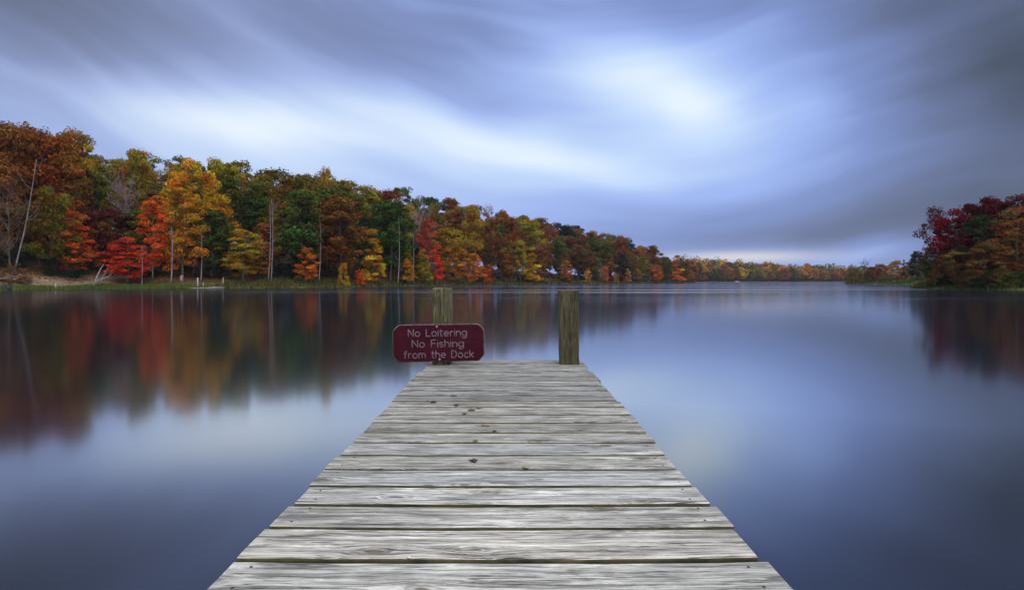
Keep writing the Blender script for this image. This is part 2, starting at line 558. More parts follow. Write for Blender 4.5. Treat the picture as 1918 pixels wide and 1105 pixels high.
dock = thing('wooden_dock', 'weathered grey plank dock running out over the lake', 'dock', (0, 0, 0))
rng = random.Random(5)
gaps = [5.46, 5.235, 5.01, 4.755, 4.52, 4.325, 4.117, 3.945, 3.773, 3.60, 3.43, 3.234, 3.048, 2.851, 2.674, 2.482, 2.297, 2.111, 1.934, 1.754, 1.552]
while gaps[-1] > -4.5:
    gaps.append(gaps[-1] - rng.uniform(.182, .198))
V_, F_, G_, T_, MI = [], [], [], [], []
NS = 72
for bi in range(len(gaps) - 1):
    y1, y0 = gaps[bi], gaps[bi + 1]
    gap = rng.uniform(.015, .021) if y0 < 1.9 else rng.uniform(.012, .019)
    if y0 > 3.0:
        gap = rng.uniform(.014, .022)
    y0 += gap / 2
    y1 -= gap / 2
    cx = -.0245 - .0047 * (y0 - 1.4)
    xl = cx - .614 + rng.uniform(-.012, .008)
    xr = cx + .606 + rng.uniform(-.008, .012)
    dz = rng.uniform(-.0006, .0006)
    tone = rng.uniform(.78, 1.18)
    warm = rng.uniform(-.03, .03)
    cup = rng.uniform(-.0015, .0015)
    r_ = .006
    prof = [(y0, -.038), (y0, -r_), (y0 + r_ * .35, -r_ * .3), (y0 + r_ * 1.2, 0), (y0 + .04, 0), ((y0 + y1) / 2, 0),
            (y1 - .04, 0), (y1 - r_ * 1.2, 0), (y1 - r_ * .35, -r_ * .3), (y1, -r_), (y1, -.038)]
    base = len(V_)
    ph = [rng.uniform(0, 6.28) for _ in range(4)]
    np_ = len(prof)
    for i in range(NS + 1):
        u = i / NS
        x = xl + (xr - xl) * u
        bow = -.010 * max(0, min(1, (3.6 - y0) / 2.2)) * (1 - (2 * u - 1) ** 2)
        e0 = .0016 * math.sin(x * 9 + ph[0]) + .0010 * math.sin(x * 23 + ph[1])
        e1 = .0016 * math.sin(x * 8 + ph[2]) + .0010 * math.sin(x * 27 + ph[3])
        for k, (yy, zz) in enumerate(prof):
            tt = (yy - y0) / (y1 - y0)
            ye = yy + bow + e0 * (1 - tt) + e1 * tt
            zc = cup * (1 - (2 * tt - 1) ** 2) + dz
            V_.append((x, ye, DECK + zz + zc))
            G_.append((x + bi * 3.7, yy - y0, bi * 1.37))
            painted_light = 1 + .50 * math.exp(-((x + .06) / .42) ** 2 - ((yy - 1.62) / .50) ** 2) - .32 * max(0, min(1, (y0 - 2.2) / 1.6))  # light painted into the tone: bright patch near centre, far boards dimmed
            tw = tone * painted_light
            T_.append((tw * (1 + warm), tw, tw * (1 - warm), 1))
    for i in range(NS):
        for k in range(np_ - 1):
            a = base + i * np_ + k
            F_.append((a, a + np_, a + np_ + 1, a + 1))
            MI.append(1 if k in (0, 1, np_ - 2) else 0)
        a = base + i * np_
        F_.append((a, a + np_ - 1, a + 2 * np_ - 1, a + np_))
        MI.append(0)
    F_.append(tuple(base + k for k in range(np_)))
    F_.append(tuple(base + NS * np_ + k for k in reversed(range(np_))))
    MI += [0, 0]
dme = mesh_np('deck', V_, F_)
dme.materials.append(m_deck)
dme.materials.append(m_moss)
dme.polygons.foreach_set('material_index', np.array(MI, np.int32))
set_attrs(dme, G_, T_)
obj('deck', dme, None, dock)


def beam(name, c, s, m, axis_, parent, seed=0, bev=.006):
    """a subdivided square timber with grain along axis_"""
    g = Geo().box(c, s)
    me = g.mesh(name, False)
    gr = []
    for v in me.vertices:
        q = [v.co[0] - c[0], v.co[1] - c[1], v.co[2] - c[2]]
        along = q[axis_]
        oth = [q[i] for i in range(3) if i != axis_]
        gr.append((along + seed * 2.3, oth[0] + oth[1] * 1.0 + .3, seed * .77))
    set_attrs(me, gr, [(1, 1, 1, 1)] * len(gr))
    o_ = obj(name, me, m, parent)
    bevel_mod(o_, bev)
    return o_


m_nail, n, o = mat('rusty_nail')
b = n.n('ShaderNodeBsdfPrincipled')
b.inputs['Base Color'].default_value = (.045, .035, .03, 1)
b.inputs['Roughness'].default_value = .8
n.t.links.new(b.outputs[0], o.inputs[0])
g = Geo().tube([(0, 0, -.006), (0, 0, .0004), (0, 0, .0010)], [.0036, .0036, .0026], 10)
nail_me = g.mesh('nail')
nail_me.materials.append(m_nail)
for bi in range(21):
    y1, y0 = gaps[bi], gaps[bi + 1]
    cxx = -.0245 - .0047 * (y0 - 1.4)
    for x in (cxx - .560, cxx + .555):
        for f_ in (.24, .76):
            nl_ = obj('nail', nail_me, None, dock)
            nl_.location = (x + rng.uniform(-.012, .012), y0 + (y1 - y0) * f_ + rng.uniform(-.012, .012), DECK + .0002)
for k, x in enumerate((-.52, -.04, .44)):
    beam('beam', (x, .4, DECK - .038 - .10 - .004), (.05, 9.9, .18), m_beam, 1, dock, 11 + k)


def post(parent, x0, x1, yf, ztop, seed, label, skew=0.0):
    """square post, its faces a little worn: a ring of points per level, corners rounded, top weathered"""
    rr = random.Random(seed)
    cx, cy, hw = (x0 + x1) / 2, yf + .075, (x1 - x0) / 2
    ring = []
    nC = 8
    for q in range(4):
        a = q * math.pi / 2
        for t in np.linspace(-1, 1, nC + 1)[:-1]:
            p = Vector((t, -1)) if q == 0 else Vector((1, t)) if q == 1 else Vector((-t, 1)) if q == 2 else Vector((-1, -t))
            if abs(p.x) > .99 and abs(p.y) > .99:
                p *= .955
            ring.append(p)
    zs = list(np.linspace(-1.3, DECK - .05, 5)) + list(np.linspace(DECK, ztop - .012, 14)) + [ztop - .004, ztop]
    Vv, Ff, Gg = [], [], []
    for iz, z in enumerate(zs):
        sc_ = .93 if iz == len(zs) - 1 else 1.0
        for k, p in enumerate(ring):
            nb = .0022 * math.sin(k * 2.1 + z * 14 + seed) + .0012 * math.sin(k * 5.3 + z * 31)
            zz = z + (.006 * math.sin(k * .9 + seed) + .003 * math.sin(k * 2.7) if iz >= len(zs) - 2 else 0)
            Vv.append((cx + p.x * (hw * sc_ + nb) + skew * (z - DECK), cy + p.y * (.075 * sc_ + nb), zz))
            per = k / len(ring) * .6
            Gg.append((z + seed * 3.1, per, seed * .9))
    L = len(ring)
    for i in range(len(zs) - 1):
        for k in range(L):
            a, b2 = i * L + k, i * L + (k + 1) % L
            Ff.append((a, b2, b2 + L, a + L))
    Ff.append(tuple(range((len(zs) - 1) * L, len(zs) * L)))
    me = mesh_np('post', Vv, Ff)
    set_attrs(me, Gg, [(.70, .68, .64, 1) if skew else (1.05, 1.05, 1.0, 1)] * len(Gg))
    return obj('post', me, m_post, parent, label)


post(dock, -.621, -.474, 5.15, DECK + .589, 3, 'square grey-green dock post carrying the maroon sign')
post(dock, .373, .522, 5.15, DECK + .572, 7, 'square olive-brown dock post at the right of the dock end', -.009)
for k, y in enumerate((2.6, -.2, -3.2)):
    for x in (-.52, .44):
        beam('pile', (x, y, -.45), (.11, .11, 1.60), m_beam, 2, dock, 20 + k)
# thin box, not linked to the scene, at the right post's foot
g = Geo().box((.4475, 5.146, DECK + .012), (.175, .02, .020))

# ------------------------------------------------------------------ sign
m_sign, n, o = mat('maroon_sign_paint')
b = n.n('ShaderNodeBsdfPrincipled')
tcn = n.n('ShaderNodeTexCoord')
f, _ = n.noise(tcn.outputs['Object'], 9, 5, .6)
f2, _ = n.noise(n.mapping(tcn.outputs['Object'], scale=(6, 1, 60)), 1, 3, .5)
c = n.ramp(f, [(.3, (.034, .0035, .009)), (.55, (.052, .005, .0135)), (.8, (.070, .010, .019))])
c = n.mix(n.m('MULTIPLY', n.rng(f2, .55, .75), .3), c, (.085, .022, .028))
n.set(b.inputs['Base Color'], c)
b.inputs['Specular IOR Level'].default_value = .12
b.inputs['Roughness'].default_value = .7
n.t.links.new(b.outputs[0], o.inputs[0])
m_edge, n, o = mat('worn_sign_edge')
b = n.n('ShaderNodeBsdfPrincipled')
tcn = n.n('ShaderNodeTexCoord')
f, _ = n.noise(tcn.outputs['Object'], 30, 4, .6)
n.set(b.inputs['Base Color'], n.ramp(f, [(.35, (.05, .018, .018)), (.6, (.16, .11, .10))]))
b.inputs['Roughness'].default_value = .85
n.t.links.new(b.outputs[0], o.inputs[0])
m_letter, n, o = mat('faded_letter_paint')
b = n.n('ShaderNodeBsdfPrincipled')
tcn = n.n('ShaderNodeTexCoord')
f, _ = n.noise(tcn.outputs['Object'], 40, 3, .6)
n.set(b.inputs['Base Color'], n.ramp(f, [(.3, (.10, .065, .07)), (.65, (.21, .16, .165))]))
b.inputs['Roughness'].default_value = .8
n.t.links.new(b.outputs[0], o.inputs[0])
m_metal, n, o = mat('dull_screw_metal')
b = n.n('ShaderNodeBsdfPrincipled')
b.inputs['Base Color'].default_value = (.45, .44, .45, 1)
b.inputs['Metallic'].default_value = .8
b.inputs['Roughness'].default_value = .45
n.t.links.new(b.outputs[0], o.inputs[0])

SY = 5.108
sw, sh = .706, .288
scx, scz = (821.3 - CX) / F * SY, EYE - (642.3 - HY) / F * SY
sign = thing('dock_sign', 'maroon wooden sign reading No Loitering No Fishing on the dock post', 'sign', (scx, SY, scz))
sign.rotation_euler = (0, R(-.9), 0)
cut = .058
outl = []
for sxx, szz in ((1, -1), (1, 1), (-1, 1), (-1, -1)):
    ccx, ccz = sxx * (sw / 2 - cut), szz * (sh / 2 - cut)
    a0 = {(1, -1): -90, (1, 1): 0, (-1, 1): 90, (-1, -1): 180}[(sxx, szz)]
    for t in np.linspace(0, 1, 9):
        a = R(a0 + 90 * t)
        k = cut * (1 - .085 * math.sin(math.pi * t) ** 2 * 1.6)
        outl.append((ccx + k * math.cos(a), ccz + k * math.sin(a)))
Vv, Ff, Mi = [], [], []
levels = [(0.0, -.006), (.005, 0.0), (.030, 0.0), (.036, -.006)]
for (yy, ins) in levels:
    for (x, z) in outl:
        Vv.append((x * (1 + ins / (sw / 2)), yy, z * (1 + ins / (sh / 2))))
L = len(outl)
Ff.append(tuple(range(L)))
Mi.append(0)
for i in range(3):
    for k in range(L):
        Ff.append((i * L + (k + 1) % L, i * L + k, (i + 1) * L + k, (i + 1) * L + (k + 1) % L))
        Mi.append(1)
Ff.append(tuple(reversed(range(3 * L, 4 * L))))
Mi.append(0)
me = mesh_np('board', Vv, Ff)
me.materials.append(m_sign)
me.materials.append(m_edge)
me.polygons.foreach_set('material_index', np.array(Mi, np.int32))
obj('board', me, None, sign)


def arc(cx, cy, rx, ry, a0, a1, k=12):
    return [(cx + rx * math.cos(R(a0 + (a1 - a0) * i / k)), cy + ry * math.sin(R(a0 + (a1 - a0) * i / k))) for i in range(k + 1)]


XH = .66
GL = {
    'N': (.66, [[(0, 0), (0, 1)], [(0, 1), (.66, 0)], [(.66, 0), (.66, 1)]]),
    'L': (.50, [[(0, 1), (0, 0)], [(0, 0), (.50, 0)]]),
    'F': (.54, [[(0, 0), (0, 1)], [(0, 1), (.54, 1)], [(0, .52), (.44, .52)]]),
    'D': (.64, [[(0, 0), (0, 1)], [(0, 1)] + arc(.22, .5, .42, .5, 90, -90, 16) + [(0, 0)]]),
    'o': (.60, [arc(.30, .33, .30, .33, 0, 360, 22)]),
    'i': (.0, [[(0, 0), (0, XH)], [(0, .90), (0, .915)]]),
    't': (.36, [[(.14, .94), (.14, .16)] + arc(.30, .16, .16, .16, 180, 285, 6), [(0, XH), (.36, XH)]]),
    'e': (.58, [[(.0, .35), (.58, .35)], arc(.29, .33, .29, .33, 4, 315, 20)]),
    'r': (.34, [[(0, 0), (0, XH)], [(0, .40)] + arc(.24, .40, .24, .26, 180, 65, 8)]),
    'n': (.50, [[(0, 0), (0, XH)], arc(.25, .40, .25, .26, 180, 0, 12) + [(.50, 0)]]),
    'm': (.84, [[(0, 0), (0, XH)], arc(.21, .42, .21, .24, 180, 0, 10) + [(.42, 0)], arc(.63, .42, .21, .24, 180, 0, 10) + [(.84, 0)]]),
    'h': (.50, [[(0, 0), (0, 1)], arc(.25, .40, .25, .26, 180, 0, 12) + [(.50, 0)]]),
    'g': (.58, [arc(.29, .33, .29, .33, 0, 360, 22), [(.58, XH), (.58, -.05)] + arc(.30, -.05, .28, .25, 0, -150, 12)]),
    's': (.44, [arc(.22, .495, .20, .165, 40, 270, 10) + arc(.22, .165, .22, .165, 90, -140, 10)]),
    'f': (.40, [arc(.32, .80, .18, .20, 70, 180, 7) + [(.14, 0)], [(0, XH), (.36, XH)]]),
    'c': (.52, [arc(.30, .33, .30, .33, 50, 310, 18)]),
    'k': (.50, [[(0, 0), (0, 1)], [(.46, XH), (0, .24)], [(.15, .38), (.50, 0)]]),
}
CAP = .0535


def text_line(s, width, zc, xc=0.0):
    gapl, space = .22, .62
    x, items_sp = 0.0, []
    for ch in s:
        if ch == ' ':
            x += space
            items_sp.append(None)
            continue
        wd, st_ = GL[ch]
        items_sp.append((x, st_))
        x += wd + gapl
    total = x - gapl
    kx = width / total
    words_ = [[]]
    for it in items_sp:
        if it is None:
            words_.append([])
        else:
            words_[-1].append(it)
    for wd_ in words_:
      g_ = Geo()
      for x0, st_ in wd_:
        for pl in st_:
            pts = [Vector((xc - width / 2 + (x0 + px_) * kx, -.0006, zc + (py_ - .5) * CAP)) for px_, py_ in pl]
            # round ended stroke: add end beads, then a tube
            d0 = (pts[0] - pts[1]).normalized() * .0016
            d1 = (pts[-1] - pts[-2]).normalized() * .0016
            pp = [pts[0] + d0 * 1.6] + pts + [pts[-1] + d1 * 1.6]
            rr_ = [.0018] + [.0039] * len(pts) + [.0018]
            g_.tube(pp, rr_, 8)
      me_ = g_.mesh('lettering', True)
      co = np.empty(len(me_.vertices) * 3)
      me_.vertices.foreach_get('co', co)
      co = co.reshape(-1, 3)
      co[:, 1] = -.0006 + (co[:, 1] + .0006) * .35     # nearly flush strokes of paint
      me_.vertices.foreach_set('co', co.ravel())
      me_.update()
      obj('lettering', me_, m_letter, sign)


def sgn_z(py):
    return -(py - 642.3) / F * SY


text_line('No Loitering', .447, sgn_z(623), (819.5 - 821.3) / F * SY)
text_line('No Fishing', .394, sgn_z(643.3), (820 - 821.3) / F * SY)
text_line('from the Dock', .535, sgn_z(663.5), (821.5 - 821.3) / F * SY)
for (px, py) in ((818.5, 612), (823, 673.2)):
    g = Geo().tube([((px - 821.3) / F * SY, .002, sgn_z(py)), ((px - 821.3) / F * SY, -.002, sgn_z(py)), ((px - 821.3) / F * SY, -.0035, sgn_z(py))], [.0075, .0075, .004], 14)
    obj('screw', g.mesh('screw'), m_metal, sign)

# ------------------------------------------------------------------ dead leaves and droppings on the deck
m_leaf, n, o = mat('dead_leaf')
b = n.n('ShaderNodeBsdfPrincipled')
oi = n.n('ShaderNodeObjectInfo')
tcn = n.n('ShaderNodeTexCoord')
f, _ = n.noise(tcn.outputs['Object'], 60, 4, .6)
n.set(b.inputs['Base Color'], n.mix(1.0, oi.outputs['Color'], n.ramp(f, [(.3, (.45, .45, .45)), (.7, (1.5, 1.4, 1.2))]), 'MULTIPLY'))
b.inputs['Roughness'].default_value = .8
n.t.links.new(b.outputs[0], o.inputs[0])


def deck_pt(px, py):
    D = F * (EYE - DECK) / (py - HY)
    return (px - CX) / F * D, D


def crumpled(seed, size, flat=.5):
    rr = np.random.default_rng(seed)
    nu, nv = 14, 8
    Vv, Ff = [], []
    ph = rr.uniform(0, 6, 5)
    for j in range(nv + 1):
        th = math.pi * j / nv
        for i in range(nu):
            a = 2 * math.pi * i / nu
            r = 1 + .25 * math.sin(3 * a + ph[0] + th) + .2 * math.sin(5 * a + ph[1]) + .15 * math.sin(4 * th + ph[2] + 2 * a)
            Vv.append((size * r * math.sin(th) * math.cos(a), size * .75 * r * math.sin(th) * math.sin(a) * (1 + .3 * math.cos(a * 2 + ph[4])),
                       max(0, size * flat * (1 - math.cos(th)) * .5 * (1 + .2 * math.sin(2 * a + ph[3])) + .0005)))
    for j in range(nv):
        for i in range(nu):
            a, b2 = j * nu + i, j * nu + (i + 1) % nu
            Ff.append((a, b2, b2 + nu, a + nu))
    return mesh_np('litter', Vv, Ff, True)


def curled_leaf(seed, size):
    """a dry leaf: lobed outline, folded and curled, with thickness"""
    rr = random.Random(seed)
    nu, nr = 22, 4
    top, Ff = [], []
    ph = rr.uniform(0, 6)
    top.append((0, 0, .002))
    for j in range(1, nr + 1):
        for i in range(nu):
            a = 2 * math.pi * i / nu
            r = size * j / nr * (.72 + .28 * math.cos(5 * a + ph)) * (1.25 if math.cos(a) > .6 else 1)
            x, y = r * math.cos(a), .65 * r * math.sin(a)
            z = .002 + 9.0 * y * y + 3.0 * x * x * rr.uniform(.8, 1.2) + rr.uniform(0, .0015)
            top.append((x, y, z))
    nT = len(top)
    Vv = top + [(x, y, z - .0012) for x, y, z in top]
    for i in range(nu):
        Ff.append((0, 1 + i, 1 + (i + 1) % nu))
        Ff.append((nT, nT + 1 + (i + 1) % nu, nT + 1 + i))
    for j in range(nr - 1):
        for i in range(nu):
            a, b2 = 1 + j * nu + i, 1 + j * nu + (i + 1) % nu
            Ff.append((a, a + nu, b2 + nu, b2))
            Ff.append((nT + a, nT + b2, nT + b2 + nu, nT + a + nu))
    for i in range(nu):
        a, b2 = 1 + (nr - 1) * nu + i, 1 + (nr - 1) * nu + (i + 1) % nu
        Ff.append((a, nT + a, nT + b2, b2))
    return mesh_np('dry_leaf', Vv, Ff, True)


LITTER = [
    ('dropping', 887, 865, .020, (.055, .028, .024), 'dark reddish lump lying alone mid-dock, nearest the viewer', 'dropping'),
    ('dropping', 812, 754.5, .021, (.065, .04, .03), 'dark brown dropping nearest the left edge of the dock', 'dropping'),
    ('dropping', 801, 752, .010, (.05, .035, .025), 'tiny dark crumb just left of the leftmost brown dropping', 'dropping'),
    ('moss_tuft', 850, 742, .022, (.10, .085, .03), 'olive tuft of moss in the board gap nearest the sign', 'moss'),
    ('dropping', 855, 760, .018, (.07, .05, .025), 'dark brown dropping against a gap between two moss tufts', 'dropping'),
    ('moss_tuft', 884, 769, .026, (.13, .11, .03), 'largest olive brown moss clump left of the dock middle', 'moss'),
    ('dry_leaf', 897, 765, .030, (.20, .15, .06), 'tan curled leaf touching the largest moss clump on its right', 'leaf'),
    ('dry_leaf', 870, 775, .026, (.17, .12, .06), 'brown curled leaf just left of the largest moss clump', 'leaf'),
    ('dry_leaf', 910, 798.5, .028, (.19, .14, .05), 'tan dry leaf on the board two boards nearer than the moss', 'leaf'),
    ('dropping', 926, 808.5, .010, (.05, .045, .05), 'small black crumb beside a board gap, mid-dock', 'dropping'),
    ('dry_leaf', 890, 826, .024, (.19, .15, .06), 'flat tan leaf beside a gap behind the lone reddish lump', 'leaf'),
    ('moss_tuft', 985, 876.5, .017, (.26, .26, .10), 'pale yellow-green lichen tuft in a gap right of dock middle', 'moss'),
    ('feather', 766, 1044.5, .008, (.65, .68, .75), 'small white fluff stuck in the nearest visible board gap', 'feather'),
]
for i, (nm, px, py, s_, col, lab, cat) in enumerate(LITTER):
    x, y = deck_pt(px, py)
    if nm == 'dry_leaf':
        me = curled_leaf(i * 7 + 3, s_ * .85)
    else:
        me = crumpled(i * 5 + 1, s_ * .72, .62 if nm == 'dropping' else .4)
    o_ = obj(nm, me, m_leaf)
    o_.location = (x, y, DECK + .001)
    o_.rotation_euler = (0, 0, i * 1.1 if nm == 'dry_leaf' else (i % 3 - 1) * .3)
    o_.color = (*col, 1)
    tag(o_, lab, cat)

# ------------------------------------------------------------------ trees
m_fol, n, o = mat('autumn_foliage')
oi = n.n('ShaderNodeObjectInfo')
at = n.n('ShaderNodeAttribute', attribute_name='tint')
c = n.mix(1.0, oi.outputs['Color'], at.outputs['Color'], 'MULTIPLY')
df = n.n('ShaderNodeBsdfDiffuse')
tr = n.n('ShaderNodeBsdfTranslucent')
n.set(df.inputs[0], c)
n.set(tr.inputs[0], c)
ms = n.n('ShaderNodeMixShader')
ms.inputs[0].default_value = .22
n.t.links.new(df.outputs[0], ms.inputs[1])
n.t.links.new(tr.outputs[0], ms.inputs[2])
n.t.links.new(ms.outputs[0], o.inputs[0])

m_bark, n, o = mat('tree_bark')
b = n.n('ShaderNodeBsdfPrincipled')
oi = n.n('ShaderNodeObjectInfo')
geo = n.n('ShaderNodeNewGeometry')
f, _ = n.noise(n.mapping(geo.outputs['Position'], scale=(6, 6, .8)), 1, 4, .6)
n.set(b.inputs['Base Color'], n.mix(1.0, oi.outputs['Color'], n.ramp(f, [(.3, (.45, .43, .42)), (.7, (1.45, 1.4, 1.35))]), 'MULTIPLY'))
b.inputs['Roughness'].default_value = .95
n.t.links.new(b.outputs[0], o.inputs[0])


def leaf_quads(centers, normals, sizes, r):
    n_ = len(centers)
    ref = r.normal(size=(n_, 3))
    u = np.cross(normals, ref)
    u /= np.linalg.norm(u, axis=1)[:, None] + 1e-9
    v = np.cross(normals, u)
    s = sizes[:, None]
    asp = r.uniform(.45, .85, (n_, 1))
    k = r.uniform(-.25, .35, (n_, 1))
    fold = normals * s * r.uniform(-.25, .25, (n_, 1))
    p0 = centers - u * s
    p1 = centers + v * s * asp + u * s * k + fold
    p2 = centers + u * s
    p3 = centers - v * s * asp + u * s * k * .5 + fold
    vv = np.stack([p0, p1, p2, p3], 1).reshape(-1, 3)
    ff = np.arange(n_ * 4).reshape(-1, 4)
    return vv, ff


def shape_r(kind, t):
    if kind == 'round':
        return max(0, math.sin(math.pi * (t * .86 + .14)) ** .55) * (1 - .12 * t)
    if kind == 'tall':
        return max(0, math.sin(math.pi * (t * .88 + .10)) ** .6)
    if kind == 'cone':
        return (1 - t) ** .75 * min(1, (t + .05) * 8) + .04
    if kind == 'tier':
        return max(.05, math.sin(math.pi * (t * .80 + .16)) ** .7)
    if kind == 'vase':
        return max(0, (t * 1.15 + .15) if t < .7 else .95 * math.sqrt(max(0, 1 - ((t - .7) / .3) ** 2)) + .02)
    if kind == 'bush':
        return math.sqrt(max(0, 1 - (t * .97) ** 2))
    if kind == 'conifer':
        return (1 - t) * .95 + .05
    return 1


SPECS = {  # base fraction, half width / height, clumps, leaves per clump, clump radius, leaf size (height 16 m)
    'round': (.20, .30, 85, 85, 1.30, .30),
    'tall': (.22, .20, 75, 80, 1.20, .29),
    'cone': (.07, .21, 75, 75, 1.05, .27),
    'tier': (.14, .27, 80, 75, 1.25, .27),
    'vase': (.16, .26, 60, 70, 1.20, .27),
    'bush': (.00, .55, 70, 75, 1.9, .36),
    'conifer': (.05, .20, 90, 60, .9, .27),
    'sparse': (.25, .27, 46, 26, 1.15, .25),
    'bare': (.30, .26, 55, 0, 1.2, .25),
}
H0 = 16.0


def make_proto(kind, seed):
    base, wr, ncl, nl, cr, ls = SPECS[kind]
    r = np.random.default_rng(seed)
    sk = {'sparse': 'round', 'bare': 'vase'}.get(kind, kind)
    cl = []
    lob = r.uniform(0, 6.28, 6)
    tries = 0
    while len(cl) < ncl and tries < 6000:
        tries += 1
        t = r.uniform(0, 1)
        rr_ = shape_r(sk, t)
        if r.uniform() > rr_ + .12:
            continue
        a = r.uniform(0, 6.283)
        lump = 1 + .20 * math.sin(2 * a + lob[0] + t * 3) + .16 * math.sin(3 * a + lob[1] - t * 5) + .10 * math.sin(5 * a + lob[2] + 8 * t)
        rad = rr_ * lump * wr * H0 * (.35 + .65 * math.sqrt(r.uniform()))
        z = H0 * (base + (1 - base) * t)
        if kind == 'tier':
            z = H0 * base + round((z - H0 * base + a * .25) / 1.5) * 1.5 - a * .25 + r.normal() * .38
        z = min(z, H0 - cr * .55)
        if r.uniform() < .12:
            rad *= r.uniform(1.1, 1.3)
        cl.append((rad * math.cos(a), rad * math.sin(a), z, a, rad))
    # crown
    cme = None
    if nl > 0:
        nl = int(nl * 1.7)
        ls = ls * .74
        C_, N_, S_, T = [], [], [], []
        for (x, y, z, a, rad) in cl:
            k = int(nl * r.uniform(.6, 1.35))
            c_r = cr * r.uniform(.45, 1.5)
            d = r.normal(size=(k, 3))
            d /= np.linalg.norm(d, axis=1)[:, None]
            rr_ = r.uniform(.15, 1, (k, 1)) ** .5
            flat = {'tier': .44, 'conifer': .35, 'cone': .55}.get(kind, .62)
            p = d * rr_ * c_r * np.array([1.15, 1.15, flat])
            if kind in ('tier', 'conifer', 'cone'):
                p[:, 2] -= .18 * np.hypot(p[:, 0] + x, p[:, 1] + y) * (.5 if kind != 'conifer' else 1.2) - .3
            p += np.array([x, y, z])
            nn = d * .8 + np.array([0, 0, .55]) + r.normal(size=(k, 3)) * .45
            nn /= np.linalg.norm(nn, axis=1)[:, None]
            C_.append(p)
            N_.append(nn)
            S_.append(ls * r.uniform(.55, 1.35, k))
            cb = r.normal() * .24
            hue = r.normal() * .20
            lv = r.normal(size=k) * .17
            lh = r.normal(size=k) * .08
            val = np.exp(cb + lv)
            T.append(np.stack([val * np.exp(hue * .3 + lh * .4), val * np.exp(-hue - lh), val * np.exp(-hue * .6), np.ones(k)], 1))
        C_, N_, S_, T = (np.concatenate(q) for q in (C_, N_, S_, T))
        C_[:, 2] = np.maximum(C_[:, 2], .05)
        vv, ff = leaf_quads(C_, N_, S_, r)
        vv[:, 2] = np.maximum(vv[:, 2], .0)
        cme = mesh_np('crown', vv, ff)
        ca_ = cme.attributes.new('tint', 'FLOAT_COLOR', 'POINT')
        ca_.data.foreach_set('color', np.repeat(T, 4, axis=0).astype(np.float32).ravel())
        cme.materials.append(m_fol)
    # trunk with limbs
    g_ = Geo()
    topz = H0 * (.86 if kind in ('cone', 'conifer', 'tall', 'tier') else .66)
    pts, rad = [], []
    k = 9
    ox, oy = 0.0, 0.0
    r0 = .20 if kind not in ('bush',) else .08
    for i in range(k):
        t = i / (k - 1)
        ox += r.normal() * .10
        oy += r.normal() * .10
        pts.append((ox, oy, -.6 + (topz + .6) * t))
        rad.append(r0 * (1 - .82 * t) * (1.35 if i == 0 else 1))
    if kind != 'bush':
        g_.tube(pts, rad, 7)
    lim = cl if kind in ('bare', 'sparse') else [cl[i] for i in range(0, len(cl), 4)]
    for (x, y, z, a, rd) in lim:
        z0 = max(H0 * base * .7, min(z - .55 * rd - .6, topz * .97))
        if kind == 'bush':
            z0 = 0
        t = min(1, max(0, (z0 + .6) / (topz + .6)))
        i0 = min(k - 2, int(t * (k - 1)))
        p0 = Vector(pts[i0]).lerp(Vector(pts[i0 + 1]), t * (k - 1) - i0) if kind != 'bush' else Vector((r.normal() * .2, r.normal() * .2, -.2))
        p2 = Vector((x, y, z))
        mid = p0.lerp(p2, .55) + Vector((r.normal() * .25, r.normal() * .25, .12 * rd))
        rb = max(.025, .36 * r0 * (1 - .75 * t)) * (1.0 if kind != 'bush' else .5)
        g_.tube([p0, mid, p2], [rb, rb * .65, rb * .2 + .006], 5, cap=False)
        if kind in ('bare', 'sparse'):
            for _ in range(4):
                q = p0.lerp(p2, r.uniform(.4, 1))
                e_ = q + Vector((r.normal() * .9, r.normal() * .9, abs(r.normal()) * .9 + .3))
                g_.tube([q, q.lerp(e_, .5) + Vector((0, 0, .1)), e_], [.035, .022, .008], 4, cap=False)
    tme = g_.mesh('trunk', True)
    tme.materials.append(m_bark)
    return cme, tme, wr * H0 * 2 * 1.12


PROTO = {}
for ki, kind in enumerate(SPECS):
    for s in range({'round': 4, 'tall': 3, 'cone': 3, 'tier': 3, 'vase': 2, 'bush': 3}.get(kind, 2)):
        PROTO.setdefault(kind, []).append(make_proto(kind, 100 * ki + 13 * s + 1))

COLS = {  # spoken colour, leaf colour
    'scarlet': ('scarlet red', (.58, .050, .020)),
    'redorange': ('fiery red-orange', (.58, .098, .016)),
    'orange': ('bright orange', (.53, .155, .016)),
    'gold': ('golden yellow', (.52, .255, .016)),
    'amber': ('amber orange', (.42, .175, .017)),
    'yellow': ('yellow-green', (.31, .220, .018)),
    'olive': ('olive', (.175, .130, .016)),
    'moss': ('mossy green', (.105, .108, .016)),
    'green': ('deep green', (.052, .086, .016)),
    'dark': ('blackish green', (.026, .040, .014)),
    'rust': ('rusty brown', (.215, .078, .017)),
    'russet': ('russet orange', (.32, .105, .018)),
    'brown': ('dull brown', (.145, .073, .022)),
    'maroon': ('dark maroon', (.085, .017, .014)),
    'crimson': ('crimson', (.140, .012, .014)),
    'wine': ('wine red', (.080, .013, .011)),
    'pink': ('salmon pink', (.40, .095, .05)),
    'grey': ('grey', (.20, .17, .16)),
}
BARK = (.115, .095, .085)
PALE = (.26, .235, .23)
TREES = []          # records, for the labels at the end
trn = random.Random(77)
KINDNAME = {'bush': ('leafy_shrub', 'shrub'), 'conifer': ('conifer_tree', 'tree'), 'bare': ('bare_tree', 'tree'), 'sparse': ('sparse_tree', 'tree')}


